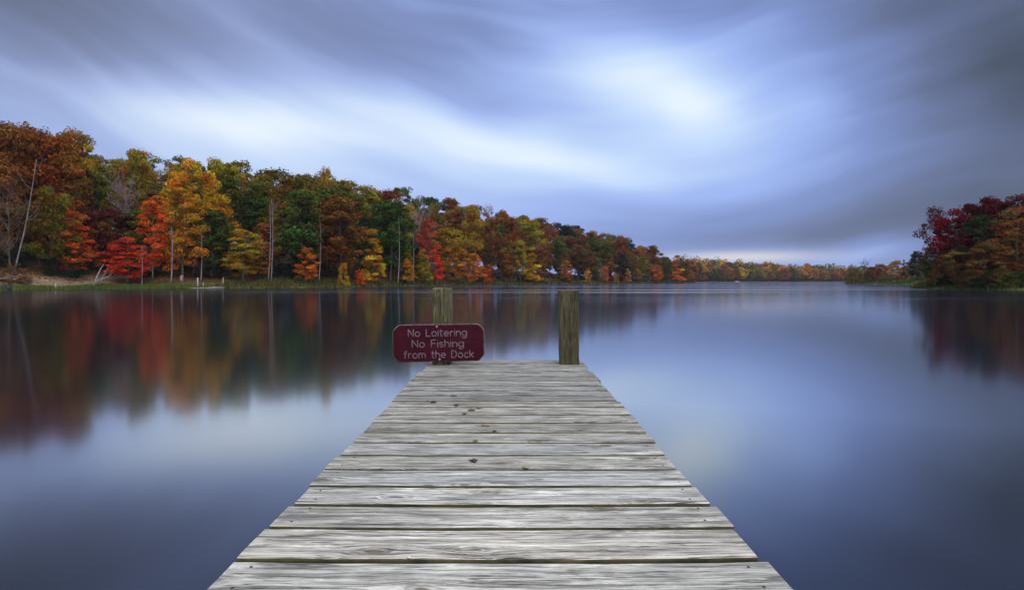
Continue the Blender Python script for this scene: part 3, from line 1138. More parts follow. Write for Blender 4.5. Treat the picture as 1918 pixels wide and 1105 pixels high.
def tree(kind, px, D, top, wpx=None, col='olive', label=None, group=None, bark=BARK, width=None, name=None, lean=0.0, where='', z=None, base=None, pick=None):
    """one tree: stands on the ground at depth D behind column px, its top at row `top`"""
    x = (px - CX) / F * D
    zg = gz(x, D) if z is None else z
    zt = EYE + (HY - top) / F * D
    h = max(.8, zt - zg)
    cme, tme, w0 = PROTO[kind][pick if pick is not None else trn.randrange(len(PROTO[kind]))]
    wd = width if width else (wpx / F * D if wpx else h * .5)
    nm, cat = KINDNAME.get(kind, ('autumn_tree', 'tree'))
    root = thing(name or nm, label or '', cat, (x, D, zg - .05), trn.uniform(0, 6.283), group)
    if lean:
        root.rotation_euler = (0, lean, 0)
    sxy, sz = wd / w0, h / H0
    root.scale = (sxy, sxy, sz)
    t_ = obj('trunk', tme, None, root)
    t_.color = (*[c_ * trn.uniform(.8, 1.25) for c_ in bark], 1)
    if cme is not None:
        c_ = obj('crown', cme, None, root)
        c = np.array(COLS[col][1]) * trn.uniform(.76, 1.04)
        c[1] *= trn.uniform(.9, 1.1)
        c_.color = (*c, 1)
    TREES.append(dict(o=root, px=px, D=D, top=top, col=COLS[col][0], kind=kind, label=label, where=where, h=h))
    return root


SKY = [(-140, 205), (0, 228), (60, 238), (110, 242), (150, 246), (180, 286), (215, 292), (245, 272), (300, 284), (345, 290), (385, 294), (420, 292),
       (470, 306), (520, 322), (570, 325), (610, 318), (650, 335), (700, 345), (760, 352), (810, 368), (850, 378), (900, 382), (950, 395), (1000, 404),
       (1050, 416), (1100, 428), (1160, 440), (1195, 456), (1225, 466), (1250, 482), (1280, 490), (1310, 500)]


def skyline(px):
    return float(np.interp(px, [a for a, _ in SKY], [b for _, b in SKY]))


GL_ = 'trees of the autumn wood on the left bank'
# trees one can name, front of the wood, left to right: kind, column, depth behind the water's edge, top row, width px, colour, label
HERO = [
    ('round', 30, 22, 229, 150, 'rust', 'tallest rusty brown tree at the far left edge of the wood'),
    ('tall', 98, 20, 248, 85, 'russet', 'tall russet tree right of the leaning pale dead trunk'),
    ('vase', 140, 26, 242, 80, 'yellow', 'tall olive-yellow tree with spreading top above the orange maple at left'),
    ('tier', 137, 9, 395, 72, 'redorange', 'small orange-red maple with tiered branches, left of the dark maroon tree'),
    ('round', 207, 13, 384, 105, 'maroon', 'dark maroon tree between the two red-orange maples'),
    ('tier', 286, 6, 375, 66, 'redorange', 'tallest fiery red-orange maple at the waterside'),
    ('tier', 238, 3, 444, 72, 'scarlet', 'low scarlet maple leaning over the water beside the forked driftwood'),
    ('tier', 342, 6, 350, 78, 'amber', 'amber tree with a pale trunk right of the tallest red-orange maple'),
    ('round', 362, 11, 289, 84, 'gold', 'golden yellow crown high above the amber pale-trunked tree'),
    ('round', 248, 30, 272, 62, 'yellow', 'yellow-green round crown on the skyline above the dark maroon tree'),
    ('tall', 396, 9, 388, 72, 'green', 'deep green tree between the amber tree and the olive-yellow one'),
    ('tier', 455, 6, 428, 78, 'yellow', 'low yellow-green spreading tree left of the pale twin trunks'),
    ('tier', 487, 9, 445, 40, 'russet', 'small russet tree just left of the pale twin trunks'),
    ('round', 548, 18, 326, 110, 'olive', 'big round olive tree behind the tall green tree'),
    ('tall', 562, 6, 358, 82, 'green', 'tall leafy green tree right of the pale twin trunks'),
    ('tier', 573, 3, 460, 42, 'orange', 'small bright orange tree at the foot of the tall green tree'),
    ('vase', 612, 34, 312, 36, 'yellow', 'thin yellow-green tree sticking up above the skyline'),
    ('tall', 636, 8, 366, 84, 'rust', 'broad rusty brown tree left of the golden cone-shaped tree'),
    ('cone', 698, 4, 430, 54, 'gold', 'golden cone-shaped tree at the waterside'),
    ('bush', 674, 2.5, 503, 22, 'redorange', 'red-orange bush at the foot of the golden cone-shaped tree'),
    ('bush', 643, 2.5, 492, 26, 'gold', 'yellow bush left of the red-orange bush at the waterside'),
    ('tall', 733, 9, 372, 72, 'green', 'deep green tree right of the golden cone-shaped tree'),
    ('cone', 765, 4, 468, 26, 'gold', 'slim golden young tree between the two cone-shaped trees'),
    ('tall', 800, 9, 408, 32, 'pink', 'thin salmon-pink tree above the yellow cone-shaped tree'),
    ('cone', 794, 3.5, 462, 34, 'yellow', 'yellow-green cone-shaped tree left of the small scarlet tree'),
    ('cone', 820, 3.5, 459, 24, 'scarlet', 'small narrow scarlet tree with a pale trunk'),
    ('tier', 852, 5, 448, 44, 'amber', 'amber tree just right of the small narrow scarlet tree'),
    ('tall', 887, 15, 384, 38, 'yellow', 'tall narrow yellow-green tree breaking the canopy in mid-wood'),
    ('tier', 889, 4, 474, 32, 'orange', 'orange tree under the tall narrow yellow-green tree'),
    ('bush', 914, 3, 494, 22, 'redorange', 'red-orange bush right of the orange tree at the waterside'),
    ('round', 940, 18, 390, 66, 'rust', 'large rusty brown tree behind the red-orange waterside bush'),
    ('cone', 997, 4, 463, 34, 'gold', 'bright golden pointed tree mid-way along the right half of the bank'),
    ('tall', 974, 6, 447, 28, 'yellow', 'yellow-green tall tree touching the bright golden pointed tree'),
    ('tall', 1012, 10, 460, 26, 'rust', 'rusty tree just behind the bright golden pointed tree'),
    ('tier', 1061, 8, 488, 24, 'orange', 'small orange tree left of the yellow bush'),
    ('bush', 1100, 5, 504, 15, 'gold', 'yellow bush standing between small orange trees on the bank'),
    ('tier', 1133, 6, 498, 16, 'orange', 'small orange tree left of the crimson pair'),
    ('cone', 1145, 6, 494, 12, 'crimson', 'left of the two small crimson trees on the bank'),
    ('cone', 1160, 6, 496, 14, 'crimson', 'right of the two small crimson trees on the bank'),
    ('bush', 1153, 3, 511, 16, 'yellow', 'yellow bush in front of the two small crimson trees'),
    ('cone', 1176, 6, 503, 13, 'amber', 'small amber tree right of the two crimson trees'),
    ('round', 1122, 22, 450, 56, 'moss', 'large round mossy green tree above the crimson pair'),
    ('round', 1163, 26, 440, 34, 'rust', 'rusty crown on the skyline above the two crimson trees'),
    ('tall', 1222, 16, 460, 32, 'rust', 'isolated rusty tree standing up near the end of the wood'),
    ('tier', 1230, 7, 497, 26, 'orange', 'orange tree below the isolated rusty tree'),
    ('round', 1252, 14, 486, 18, 'moss', 'small green round tree left of the last orange tree'),
    ('cone', 1268, 6, 478, 27, 'orange', 'bright orange tree at the very end of the left wood'),
    ('round', 1205, 12, 480, 30, 'olive', 'olive round tree left of the isolated rusty tree'),
]
for kind, px, dd, top, wpx, col, lab in HERO:
    tree(kind, px, shore_depth(px) + dd, top, wpx, col, lab, GL_, bark=PALE if px in (820, 345, 286) else BARK)
NH = len(TREES)

# the rest of the wood, row behind row up the hill
ZONES = [(-400, ['rust', 'brown', 'brown', 'rust', 'olive', 'rust', 'olive']), (175, ['brown', 'yellow', 'olive', 'yellow', 'green', 'rust', 'moss']),
         (330, ['yellow', 'olive', 'gold', 'moss', 'green', 'dark']), (440, ['olive', 'moss', 'yellow', 'green', 'rust', 'olive', 'dark']),
         (620, ['olive', 'moss', 'green', 'rust', 'yellow', 'olive', 'dark']), (820, ['rust', 'olive', 'moss', 'brown', 'yellow', 'olive', 'rust']),
         (1040, ['olive', 'moss', 'rust', 'green', 'dark', 'amber', 'olive', 'brown'])]
ROWS = [(5.5, .22, .40, 1.35), (12, .46, .68, 1.0), (20, .62, .82, 1.0), (31, .78, .94, 1.0), (45, .90, 1.0, 1.05), (60, .97, 1.03, 1.2)]
for ri, (off, f0, f1, spc) in enumerate(ROWS):
    px = -95 + ri * 9
    while px < 1272:
        D0 = shore_depth(px)
        D = D0 + off * (1.0 if px < 700 else 1.0 + (px - 700) / 900) + trn.uniform(-2.5, 2.5)
        step = 6.0 * spc * F / D * trn.uniform(.75, 1.3)
        s_ = HY - skyline(px)
        top = HY - s_ * trn.uniform(f0, f1)
        if ri == 0 and any(abs(px - h_[1]) < .62 * h_[4] + 6 for h_ in HERO if h_[2] <= 10):
            px += step * .5
            continue
        zone = [c for a, c in ZONES if a <= px][-1]
        col = trn.choice(zone)
        kind = trn.choice(['round', 'tall', 'tall', 'vase', 'tall', 'round'] if ri else ['tier', 'tall', 'cone', 'tall'])
        if ri >= 3 and 200 < px < 700 and col in ('dark', 'green', 'rust', 'brown'):
            col = trn.choice(['olive', 'yellow', 'moss', 'olive', 'moss'])
        if ri == 0 and px < 115:
            kind, col, top = 'bush', 'brown', HY - s_ * .12
        if ri and trn.random() < .05:
            kind = 'sparse'
        h_est = EYE + (HY - top) / F * D - gz((px - CX) / F * D, D)
        wdt = min(max(h_est * trn.uniform(.36, .52), 3.0), 11) if kind != 'bush' else 4
        row = ('near the waterside', 'low on the slope', 'part-way up the slope', 'high on the slope', 'near the crest', 'on the crest')[ri]
        tree(kind, px, D, top, None, col, None, GL_, width=wdt, where=row)
        px += step
NL = len(TREES)
px = -60
k = 0
while px < 1270:
    D = shore_depth(px) + (9, 17, 26)[k % 3] * (1.0 if px < 700 else 1.0 + (px - 700) / 900)
    zg = gz((px - CX) / F * D, D)
    hh = trn.uniform(2.2, 4.5)
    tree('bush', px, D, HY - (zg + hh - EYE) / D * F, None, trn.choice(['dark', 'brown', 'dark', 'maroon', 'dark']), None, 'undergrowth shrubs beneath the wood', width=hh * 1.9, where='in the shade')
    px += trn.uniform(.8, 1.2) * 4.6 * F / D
    k += 1

# pale bare trunks among the leaves
m_dead = m_bark


def pole(nm, label, x, y, h, lean, r0, col=PALE, cat='tree', twigs=3, group=None, seed=1):
    r = random.Random(seed)
    root = thing(nm, label, cat, (x, y, gz(x, y) - .05), 0, group)
    g_ = Geo()
    pts = []
    for i in range(9):
        t = i / 8
        pts.append((lean * h * t + r.gauss(0, .04) * h * .02 + math.sin(t * 3) * .02 * h, r.gauss(0, .02), -.3 + (h + .3) * t))
    g_.tube(pts, [r0 * (1 - .7 * i / 8) for i in range(9)], 8)
    for k in range(twigs):
        t = r.uniform(.45, .95)
        p = Vector(pts[int(t * 8)])
        e_ = p + Vector((r.uniform(-1, 1) * .12 * h, r.uniform(-.5, .5), r.uniform(.04, .14) * h))
        md = p.lerp(e_, .5) + Vector((0, 0, -.02 * h))
        g_.tube([p, md, e_], [r0 * .3, r0 * .2, r0 * .06], 5, cap=False)
        g_.tube([md, md.lerp(e_, .5) + Vector((r.uniform(-.5, .5), 0, .03 * h)), e_ + Vector((r.uniform(-.5, .5), 0, .06 * h))], [r0 * .16, r0 * .1, r0 * .04], 4, cap=False)
    t_ = obj('trunk', g_.mesh('trunk'), m_bark, root)
    t_.color = (*col, 1)
    return root


def at_px(px, off):
    D = shore_depth(px) + off
    return (px - CX) / F * D, D


def ph_(px, off, top):
    x, D = at_px(px, off)
    return x, D, EYE + (HY - top) / F * D - gz(x, D)


x, y, h = ph_(23, 7.5, 298)
pole('dead_tree', 'tall pale dead trunk leaning right at the far left', x, y, h, .20, .12, (.21, .19, .19), twigs=4, seed=5)
for i, (px, off, top, lean, r0, lab) in enumerate([
    (320, 2.2, 425, .01, .16, 'slender pale trunk right beside the tallest red-orange maple'),
    (502, 5, 382, .02, .13, 'left trunk of the pale twin trunks standing before dark trees'),
    (507, 5.4, 372, .01, .13, 'right trunk of the pale twin trunks standing before dark trees'),
    (376, 4.5, 430, .0, .14, 'grey bare trunk standing left of the low yellow-green spreading tree'),
    (265, 2.0, 460, .0, .10, 'thin grey trunk under the tallest red-orange maple'),
    (745, 4, 405, .01, .15, 'grey bare trunk right of the deep green tree in mid-wood'),
    (773, 4.5, 430, .0, .16, 'grey bare trunk behind the slim golden young tree'),
    (597, 6, 400, .01, .13, 'grey trunk between the green tree and the broad rusty one'),
    (150, 11, 440, .06, .10, 'leaning grey trunk right of the small tiered orange-red maple'),
]):
    x, y, h = ph_(px, off, top)
    pole('dead_tree', lab, x, y, h, lean, r0 * .8, (.24, .22, .22), twigs=5, group='bare pale trunks at the edge of the wood', seed=i + 20)
tree('bare', 232, shore_depth(232) + 16, 305, 95, 'grey', 'bare grey tree with forked branches above the dark maroon tree', GL_, bark=(.20, .18, .185), pick=0)
tree('bare', 787, shore_depth(787) + 14, 372, 60, 'grey', 'bare greyish tree above the yellow cone-shaped tree', GL_, bark=(.25, .21, .2), pick=1)

# ------------------------------------------------------------------ right bank
GR = 'trees crowding the right bank'
RB = [  # kind, px, depth, top, width, colour, label
    ('sparse', 1752, 100, 384, 78, 'wine', 'thin half-bare tree against the sky at the left end of the right bank'),
    ('round', 1790, 96, 385, 84, 'crimson', 'large crimson tree at the left end of the right bank'),
    ('round', 1838, 101, 362, 95, 'wine', 'tall wine-red tree rising behind the crimson tree'),
    ('round', 1905, 101, 356, 110, 'wine', 'tallest maroon-red crown at the right edge of the photo'),
    ('round', 1838, 94, 402, 86, 'dark', 'dark green tree between the crimson and the russet tree'),
    ('tier', 1902, 90, 388, 92, 'rust', 'big rusty orange tree at the right edge over the water'),
    ('round', 1846, 90, 452, 70, 'brown', 'lower brown tree below the dark green one'),
    ('tall', 1752, 102, 462, 44, 'green', 'deep green tree at the foot of the thin half-bare tree'),
    ('tier', 1760, 99.5, 492, 34, 'rust', 'rusty shrubby tree under the crimson tree'),
    ('round', 1795, 94, 462, 70, 'brown', 'dull brown tree beneath the crimson tree'),
    ('round', 1960, 95, 360, 110, 'rust', 'rusty tree cut off by the right edge of the photo'),
    ('bush', 1772, 98, 515, 40, 'dark', 'dark shrub at the waterline, left end of the right bank'),
    ('bush', 1812, 92.5, 508, 58, 'brown', 'brown shrub at the waterline under the dull brown tree'),
    ('bush', 1852, 89, 505, 62, 'dark', 'dark shrub at the waterline under the lower brown tree'),
    ('bush', 1896, 86.5, 508, 66, 'moss', 'mossy green shrub at the waterline near the right edge'),
    ('bush', 1932, 85, 500, 60, 'dark', 'dark shrub at the waterline cut off by the right edge'),
    ('round', 1870, 108, 372, 90, 'maroon', 'dark maroon tree deep behind the dark green tree'),
    ('round', 1802, 106, 400, 80, 'maroon', 'dark maroon tree deep behind the crimson tree'),
    ('tall', 1878, 93, 430, 60, 'brown', 'brown tree left of the big rusty orange tree'),
    ('tall', 1818, 98, 440, 60, 'dark', 'blackish green tree in the shade below the wine-red tree'),
]
for kind, px, D, top, wpx, col, lab in RB:
    tree(kind, px, D, top, wpx, col, lab, GR)
for i, (px, D, top, col) in enumerate(((1770, 112, 470, 'brown'), (1800, 116, 455, 'dark'), (1832, 118, 450, 'brown'), (1862, 116, 440, 'dark'), (1895, 114, 450, 'brown'), (1925, 110, 450, 'dark'),
                                       (1785, 104, 485, 'dark'), (1828, 104, 480, 'dark'), (1868, 102, 480, 'brown'), (1905, 100, 480, 'dark'))):
    tree('round' if i < 6 else 'bush', px, D, top, 70, col, None, GR, where='rightbank')
for px, D, top in ((2050, 95, 365), (2130, 92, 380), (1990, 112, 350)):
    tree('round', px, D, top, 120, 'rust', 'rusty tree beyond the right edge of the right bank', GR)

# far point with its lawn
GPn = 'trees and shrubs on the grassy point'
PN = [
    ('round', 1716, 205, 470, 30, 'dark', 'dark round tree on the grassy point beside the right bank'),
    ('conifer', 1693, 222, 485, 9, 'dark', 'small dark conifer on the grassy point'),
    ('round', 1680, 228, 487, 28, 'yellow', 'round yellow-green tree behind the lawn of the grassy point'),
    ('round', 1650, 248, 494, 30, 'russet', 'russet tree in the middle of the grassy point'),
    ('round', 1634, 255, 499, 26, 'brown', 'dull brown tree left of the russet tree on the point'),
    ('bare', 1620, 262, 481, 26, 'grey', 'taller bare little tree with a leafless crown on the point'),
    ('bare', 1594, 272, 493, 22, 'grey', 'lower bare bushy tree near the tip of the point'),
    ('bush', 1590, 273, 515, 22, 'olive', 'olive shrub at the very tip of the point'),
    ('bush', 1606, 269, 508, 26, 'brown', 'brown shrub below the bare little tree on the point'),
    ('bush', 1628, 256, 511, 26, 'moss', 'mossy shrub left of the lawn on the point'),
    ('bush', 1657, 236, 513, 24, 'olive', 'olive shrub at the lawn edge under the russet tree'),
    ('bush', 1706, 212, 493, 26, 'brown', 'grey-brown shrubby tree below the dark round tree'),
    ('bush', 1727, 203, 492, 26, 'brown', 'brown shrubby tree between dark round tree and right bank'),
    ('round', 1664, 262, 493, 24, 'amber', 'amber tree between the russet and the yellow-green tree'),
    ('bush', 1599, 270, 502, 30, 'olive', 'tall olive bush just behind the tip of the point'),
    ('bush', 1617, 262, 504, 34, 'moss', 'mossy bush between the two bare trees and the lawn'),
    ('bush', 1642, 250, 503, 34, 'brown', 'brown bush in front of the russet tree on the point'),
    ('bush', 1670, 236, 512, 30, 'moss', 'mossy bush in front of the yellow-green tree on the point'),
    ('bush', 1690, 222, 501, 24, 'russet', 'small russet bush at the foot of the dark conifer'),
    ('bush', 1700, 226, 490, 34, 'brown', 'wide dull brown bush behind the small dark conifer'),
    ('bush', 1724, 216, 489, 36, 'brown', 'wide dull brown bush behind the dark round tree'),
    ('round', 1742, 200, 486, 26, 'dark', 'dark tree half hidden behind the right bank'),
]
for kind, px, D, top, wpx, col, lab in PN:
    tree(kind, px, D, top, wpx, col, lab, GPn, bark=(.10, .085, .08))

# far shore: the trees one can pick out, in front of a wood that reads as one mass
GF = 'trees along the far shore'
frn = random.Random(9)
FAR = [(1296, 'brown'), (1306, 'yellow'), (1316, 'amber'), (1325, 'green'), (1337, 'moss'), (1349, 'brown'), (1357, 'russet'), (1368, 'gold'), (1377, 'rust'),
       (1389, 'orange'), (1402, 'green'), (1416, 'moss'), (1430, 'russet'), (1443, 'amber'), (1456, 'olive'), (1470, 'russet'), (1484, 'green'),
       (1500, 'olive'), (1514, 'gold'), (1529, 'amber'), (1545, 'yellow'), (1560, 'russet'), (1572, 'orange')]
for px, col in FAR:
    D = shore_depth(px) + frn.uniform(6, 14)
    tree('round', px, D, 526 - np.interp(px, [1290, 1350, 1450, 1580], [38, 34, 31, 27]) * frn.uniform(.55, 1.0), frn.uniform(12, 26), col, None, GF, where='far', bark=(.10, .085, .08))

# masses of far wood (one object each): crowns by the hundred
def far_mass(name, boxes, seed):
    r = np.random.default_rng(seed)
    pal = [np.array(COLS[k][1]) for k in ('olive', 'rust', 'moss', 'amber', 'brown', 'green', 'yellow', 'russet', 'gold', 'olive', 'dark')]
    VV, FF, TT, nb = [], [], [], 0
    for (px, D, top, wd) in boxes:
        x = (px - CX) / F * D
        zg = gz(x, D)
        h = EYE + (HY - top) / F * D - zg
        k = 420
        d = r.normal(size=(k, 3))
        d /= np.linalg.norm(d, axis=1)[:, None]
        lump = 1 + .22 * np.sin(d[:, 0] * 5 + r.uniform(0, 6)) * np.sin(d[:, 2] * 4 + r.uniform(0, 6))
        p = d * (r.uniform(.3, 1, (k, 1)) ** .4) * lump[:, None] * np.array([wd / 2, wd / 2, h * .45])
        p += np.array([x, D, zg + h * .53])
        nn = d + r.normal(size=(k, 3)) * .5 + np.array([0, 0, .4])
        nn /= np.linalg.norm(nn, axis=1)[:, None]
        vv, ff = leaf_quads(p, nn, wd * .07 * r.uniform(.6, 1.4, k), r)
        VV.append(vv)
        FF.append(ff + nb)
        nb += len(vv)
        c = pal[r.integers(len(pal))] * r.uniform(.8, 1.15)
        t = c[None, :] * np.exp(r.normal(size=(k, 1)) * .22)
        TT.append(np.repeat(np.column_stack([t, np.ones(k)]), 4, axis=0))
    me = mesh_np(name, np.concatenate(VV), np.concatenate(FF))
    a_ = me.attributes.new('tint', 'FLOAT_COLOR', 'POINT')
    a_.data.foreach_set('color', np.concatenate(TT).astype(np.float32).ravel())
    o_ = obj(name, me, m_fol)
    o_.color = (1, 1, 1, 1)
    o_['kind'] = 'stuff'
    o_['label'] = 'distant autumn wood beyond the far shore of the lake'
    return o_


bx = []
for row, (dd, f) in enumerate(((18, .80), (34, .92), (55, 1.0), (85, 1.06))):
    px = 1262 + row * 4
    while px < 1640:
        D = shore_depth(min(px, 1578)) + dd + frn.uniform(-5, 5)
        if D < 420:
            D = 560 + dd
        hgt = np.interp(px, [1260, 1300, 1350, 1400, 1450, 1520, 1580, 1640], [48, 44, 40, 37, 33, 31, 28, 24])
        bx.append((px, D, 526 - hgt * f * frn.uniform(.80, 1.08), frn.uniform(9, 18)))
        px += frn.uniform(8, 13)
far_mass('far_wood', bx, 4)

# ------------------------------------------------------------------ labels for the trees that have none yet
ORD = ['first', 'second', 'third', 'fourth', 'fifth', 'sixth', 'seventh', 'eighth', 'ninth', 'tenth', 'eleventh', 'twelfth', 'thirteenth', 'fourteenth', 'fifteenth']
SHAPE = {'round': 'round', 'tall': 'slender', 'cone': 'pointed', 'tier': 'tiered', 'vase': 'spreading', 'bush': 'leafy', 'sparse': 'thinly leaved', 'bare': 'bare', 'conifer': 'dark'}
MARKS = [(0, 'at the far left'), (98, 'around the tall russet tree'), (137, 'above the small tiered maple'), (207, 'behind the maroon tree'), (286, 'behind the tallest red-orange maple'),
         (345, 'behind the amber tree'), (396, 'behind the deep green tree'), (455, 'behind the yellow-green spreading tree'), (505, 'behind the pale twin trunks'), (562, 'behind the tall green tree'),
         (636, 'behind the broad rusty tree'), (698, 'behind the golden cone'), (765, 'behind the slim golden tree'), (820, 'behind the narrow scarlet tree'), (889, 'behind the waterside orange tree'),
         (940, 'near the large rusty tree'), (997, 'near the bright golden pointed tree'), (1061, 'near the small orange tree'), (1153, 'behind the crimson pair'), (1222, 'near the isolated rusty tree'), (1268, 'at the wood\'s far end')]
auto = {}
for t in TREES:
    if t['label']:
        continue
    noun = 'shrub' if t['kind'] == 'bush' else 'tree'
    if t['where'] == 'rightbank':
        base = f"{t['col']} {noun} in the deep shade of the right bank"
    elif t['where'] == 'far':
        base = f"{t['col']} {noun} on the far shore"
    else:
        mk = min(MARKS, key=lambda m_: abs(m_[0] - t['px']))[1]
        base = f"{t['col']} {SHAPE[t['kind']]} {noun} {t['where']} {mk}"
    auto.setdefault(base, []).append(t)
for base, ts in auto.items():
    ts.sort(key=lambda t: t['px'])
    for i, t in enumerate(ts):
        lab = base if len(ts) == 1 else f"{base}, {ORD[i]} from left"
        t['o']['label'] = lab

# ------------------------------------------------------------------ shore grass (nobody could count it)
def grass_obj(name, segs, count, hmin, hmax, cols, dlo, dhi, seed, label):
    r = np.random.default_rng(seed)
    pts = []
    tot = 0
    while tot < count:
        P_ = np.column_stack([r.uniform(segs[0], segs[1], count * 6), r.uniform(segs[2], segs[3], count * 6)])
        d, _ = shore_dist(P_)
        d = d + wob(P_[:, 0], P_[:, 1]) * .7
        k = P_[(d > dlo) & (d < dhi)]
        pts.append(k)
        tot += len(k)
    P_ = np.concatenate(pts)[:count]
    # tufts: pull towards random clump
    z = ground_z(P_)
    n_ = len(P_)
    a = r.uniform(0, 6.283, n_)
    h = r.uniform(hmin, hmax, n_) * (1 + .4 * wob(P_[:, 0] * 2, P_[:, 1] * 2))
    wd = h * r.uniform(.10, .22, n_)
    lean = r.normal(size=(n_, 2)) * .3 * h[:, None]
    b0 = np.column_stack([P_[:, 0] - np.cos(a) * wd, P_[:, 1] - np.sin(a) * wd, z - .03])
    b1 = np.column_stack([P_[:, 0] + np.cos(a) * wd, P_[:, 1] + np.sin(a) * wd, z - .03])
    tp = np.column_stack([P_ + lean, z + h])
    vv = np.stack([b0, b1, tp], 1).reshape(-1, 3)
    ff = np.arange(n_ * 3).reshape(-1, 3)
    me = mesh_np(name, vv, ff)
    pal = np.array(cols)
    sel = np.clip(((wob(P_[:, 0] * .5, P_[:, 1] * .5) + 1) / 2 * len(pal) + r.normal(size=n_) * .6).astype(int), 0, len(pal) - 1)
    c = pal[sel] * np.exp(r.normal(size=(n_, 1)) * .25)
    a_ = me.attributes.new('tint', 'FLOAT_COLOR', 'POINT')
    a_.data.foreach_set('color', np.repeat(np.column_stack([c, np.ones(n_)]), 3, axis=0).astype(np.float32).ravel())
    o_ = obj(name, me, m_fol)
    o_.color = (1, 1, 1, 1)
    o_['kind'] = 'stuff'
    o_['label'] = label
    return o_


grass_obj('shore_grass', (-75, -46, 70, 112), 9000, .15, .45, [(.085, .13, .026), (.12, .155, .032), (.14, .12, .038)], -.3, 2.2, 1, 'green grass along the water on the left')
grass_obj('shore_grass', (-48, 100, 100, 350), 26000, .3, .8, [(.095, .080, .026), (.065, .075, .02), (.125, .095, .042), (.055, .060, .02)], -.3, 7, 2, 'olive grass along the foot of the wood')
grass_obj('leaf_litter', (-85, -46, 75, 130), 16000, .08, .30, [(.16, .07, .02), (.22, .12, .03), (.10, .06, .03), (.25, .10, .02)], 4.5, 16, 3, 'fallen brown leaves and low growth on the left slope')
grass_obj('shore_grass', (60, 140, 75, 275), 14000, .25, .7, [(.06, .075, .018), (.085, .075, .022), (.04, .05, .017)], -.3, 9, 5, 'green grass and weeds along the right shore')

# ------------------------------------------------------------------ driftwood and small things on the left bank
def log(nm, label, pts, radii, col=(.36, .32, .31), cat='log', branches=()):
    o_ = thing(nm, label, cat, pts[0])
    b0 = Vector(pts[0])
    g_ = Geo().tube([Vector(p) - b0 for p in pts], radii, 8)
    t_ = obj('trunk', g_.mesh('trunk'), m_bark, o_)
    t_.color = (*col, 1)
    for bp_, br in branches:
        g2 = Geo().tube([Vector(p) - b0 for p in bp_], br, 6)
        q = obj('branch', g2.mesh('branch'), m_bark, o_)
        q.color = (*col, 1)
    return o_


def gp(px, off, up=0.0):
    x, D = at_px(px, off)
    return (x, D, gz(x, D) + up)


log('fallen_log', 'long grey fallen log lying on the bare bank at far left', [gp(-30, 6, .35), gp(5, 5.5, .28), gp(40, 4.6, .2), gp(58, 4.2, .15)], [.26, .24, .20, .16],
    branches=[([gp(38, 4.6, .2), gp(46, 3.6, .5), gp(50, 3.2, .1)], [.12, .09, .05])])
log('fallen_log', 'short grey log end resting on the first fallen log', [gp(10, 7.0, .5), gp(36, 5.6, .42), gp(48, 4.6, .3)], [.12, .11, .09])
p0 = gp(174, 1.0, .05)
log('driftwood', 'forked grey driftwood branch standing at the water beside the scarlet maple', [p0, gp(180, 1.4, 1.3), gp(188, 1.8, 2.6), gp(195, 2.2, 3.2)], [.12, .10, .07, .04], (.24, .225, .225), 'driftwood',
    [([gp(176, 1.2, .8), gp(190, 1.4, 1.1), gp(203, 1.6, 1.35), gp(210, 1.8, 1.9)], [.09, .08, .06, .04]), ([gp(190, 1.6, 1.1), gp(199, 1.8, 2.1), gp(204, 1.8, 3.0)], [.07, .05, .03])])
x, y = at_px(8, .3)
o_ = obj('boulder', crumpled(3, .75, 1.1), m_bark)
o_.location = (x, y, -.1)
o_.color = (.035, .035, .04, 1)
tag(o_, 'dark rounded boulder at the waterline by the far left edge', 'rock')
log('tree_stump', 'short pale broken stump on the grassy bank', [gp(340, 4, -.2), gp(340, 4, .5), gp(340.6, 4, .95)], [.32, .28, .22], (.28, .25, .255), 'stump')
log('shore_stake', 'short grey stake in the grass below the first fallen log', [gp(104, .5, -.2), gp(104, .5, .75)], [.09, .07], (.45, .42, .42), 'stake')
log('shore_stake', 'leftmost pale stake left of the floating log', [gp(370.5, .4, -.2), gp(370.3, .4, 1.5)], [.13, .11], (.40, .37, .38), 'stake')
log('shore_stake', 'thin short pale stake at the end of the floating log', [gp(380.5, .3, -.2), gp(380.5, .3, .75)], [.07, .06], (.42, .39, .38), 'stake')
log('shore_stake', 'thin pale stake right of the floating log', [gp(417.5, 2, -.2), gp(418, 2, 1.25)], [.07, .05], (.42, .39, .38), 'stake')
log('floating_log', 'pale log floating at the grassy water edge', [(lambda q: (q[0], q[1], .06))(gp(384, -1.3)), (lambda q: (q[0], q[1], .14))(gp(400, -1.2)), (lambda q: (q[0], q[1], .10))(gp(420, -1.0))], [.07, .11, .08], (.30, .29, .30), 'log')
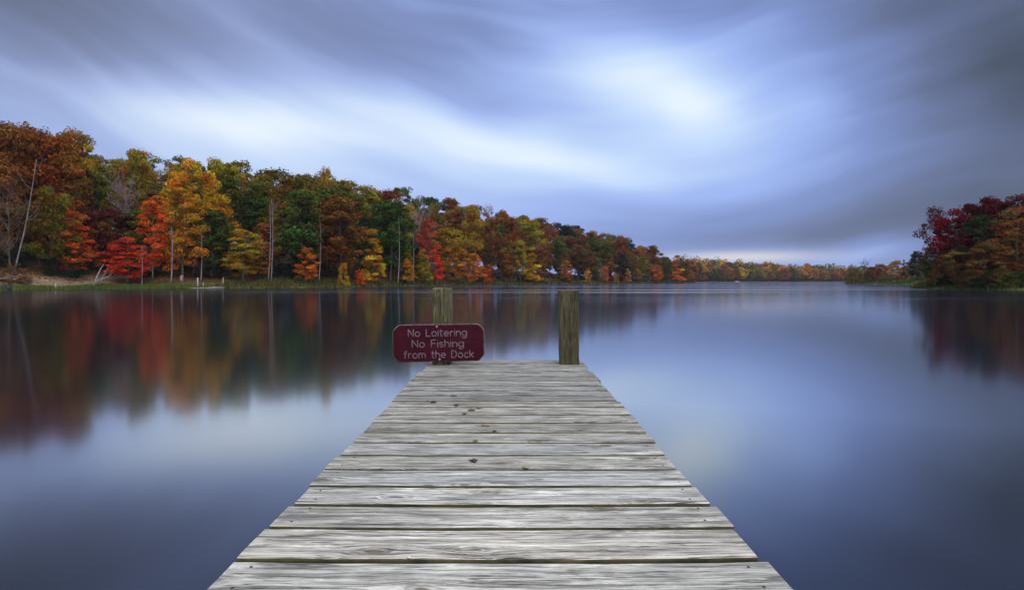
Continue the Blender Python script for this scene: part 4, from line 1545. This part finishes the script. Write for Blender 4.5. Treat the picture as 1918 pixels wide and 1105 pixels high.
log('floating_log', 'low grey log lying just left of the pale floating log', [(lambda q: (q[0], q[1], .04))(gp(352, -.6)), (lambda q: (q[0], q[1], .06))(gp(383, -.9))], [.09, .09], (.26, .25, .27), 'log')

# small white boat far off
bxp, byp = (1380.5 - CX) / F * (shore_depth(1380) - 6), shore_depth(1380) - 6
boat = thing('moored_boat', 'small white boat lying at the far shore', 'boat', (bxp, byp, 0))
boat.scale = (.8, .7, .6)
Vv, Ff = [], []
secs = np.linspace(-1, 1, 11)
for s in secs:
    wb = 1.0 * (1 - max(0, s) ** 2.2) * (1 if s > -1 else .9) + .03
    for (yy, zz) in ((-wb, .95 + .25 * max(0, s)), (-wb * .85, .3), (-wb * .35, -.15), (wb * .35, -.15), (wb * .85, .3), (wb, .95 + .25 * max(0, s))):
        Vv.append((s * 3.6, yy, zz))
for i in range(10):
    for k in range(5):
        a = i * 6 + k
        Ff.append((a, a + 1, a + 7, a + 6))
Ff.append((5, 4, 3, 2, 1, 0))
for i in range(10):
    Ff.append((i * 6 + 5, i * 6, (i + 1) * 6, (i + 1) * 6 + 5))
m_boat, n, o = mat('white_boat_paint')
b = n.n('ShaderNodeBsdfPrincipled')
b.inputs['Base Color'].default_value = (.42, .43, .47, 1)
b.inputs['Roughness'].default_value = .4
n.t.links.new(b.outputs[0], o.inputs[0])
obj('hull', mesh_np('hull', Vv, Ff), m_boat, boat)
g = Geo().box((-.3, 0, 1.35), (2.2, 1.2, .8))
bevel_mod(obj('cabin', g.mesh('cabin', False), m_boat, boat), .12)

# ------------------------------------------------------------------ the air between here and the far shore
m_haze, n, o = mat('haze')
pv = n.n('ShaderNodeVolumePrincipled')
pv.inputs['Color'].default_value = (.72, .80, 1.0, 1)
pv.inputs['Density'].default_value = .00010
pv.inputs['Anisotropy'].default_value = .2
n.t.links.new(pv.outputs[0], o.inputs['Volume'])
g = Geo().box((100, 1600, 36), (5600, 3800, 82))
hz = obj('haze', g.mesh('haze', False), m_haze)
hz['kind'] = 'stuff'
hz['label'] = 'thin bluish air over the lake'
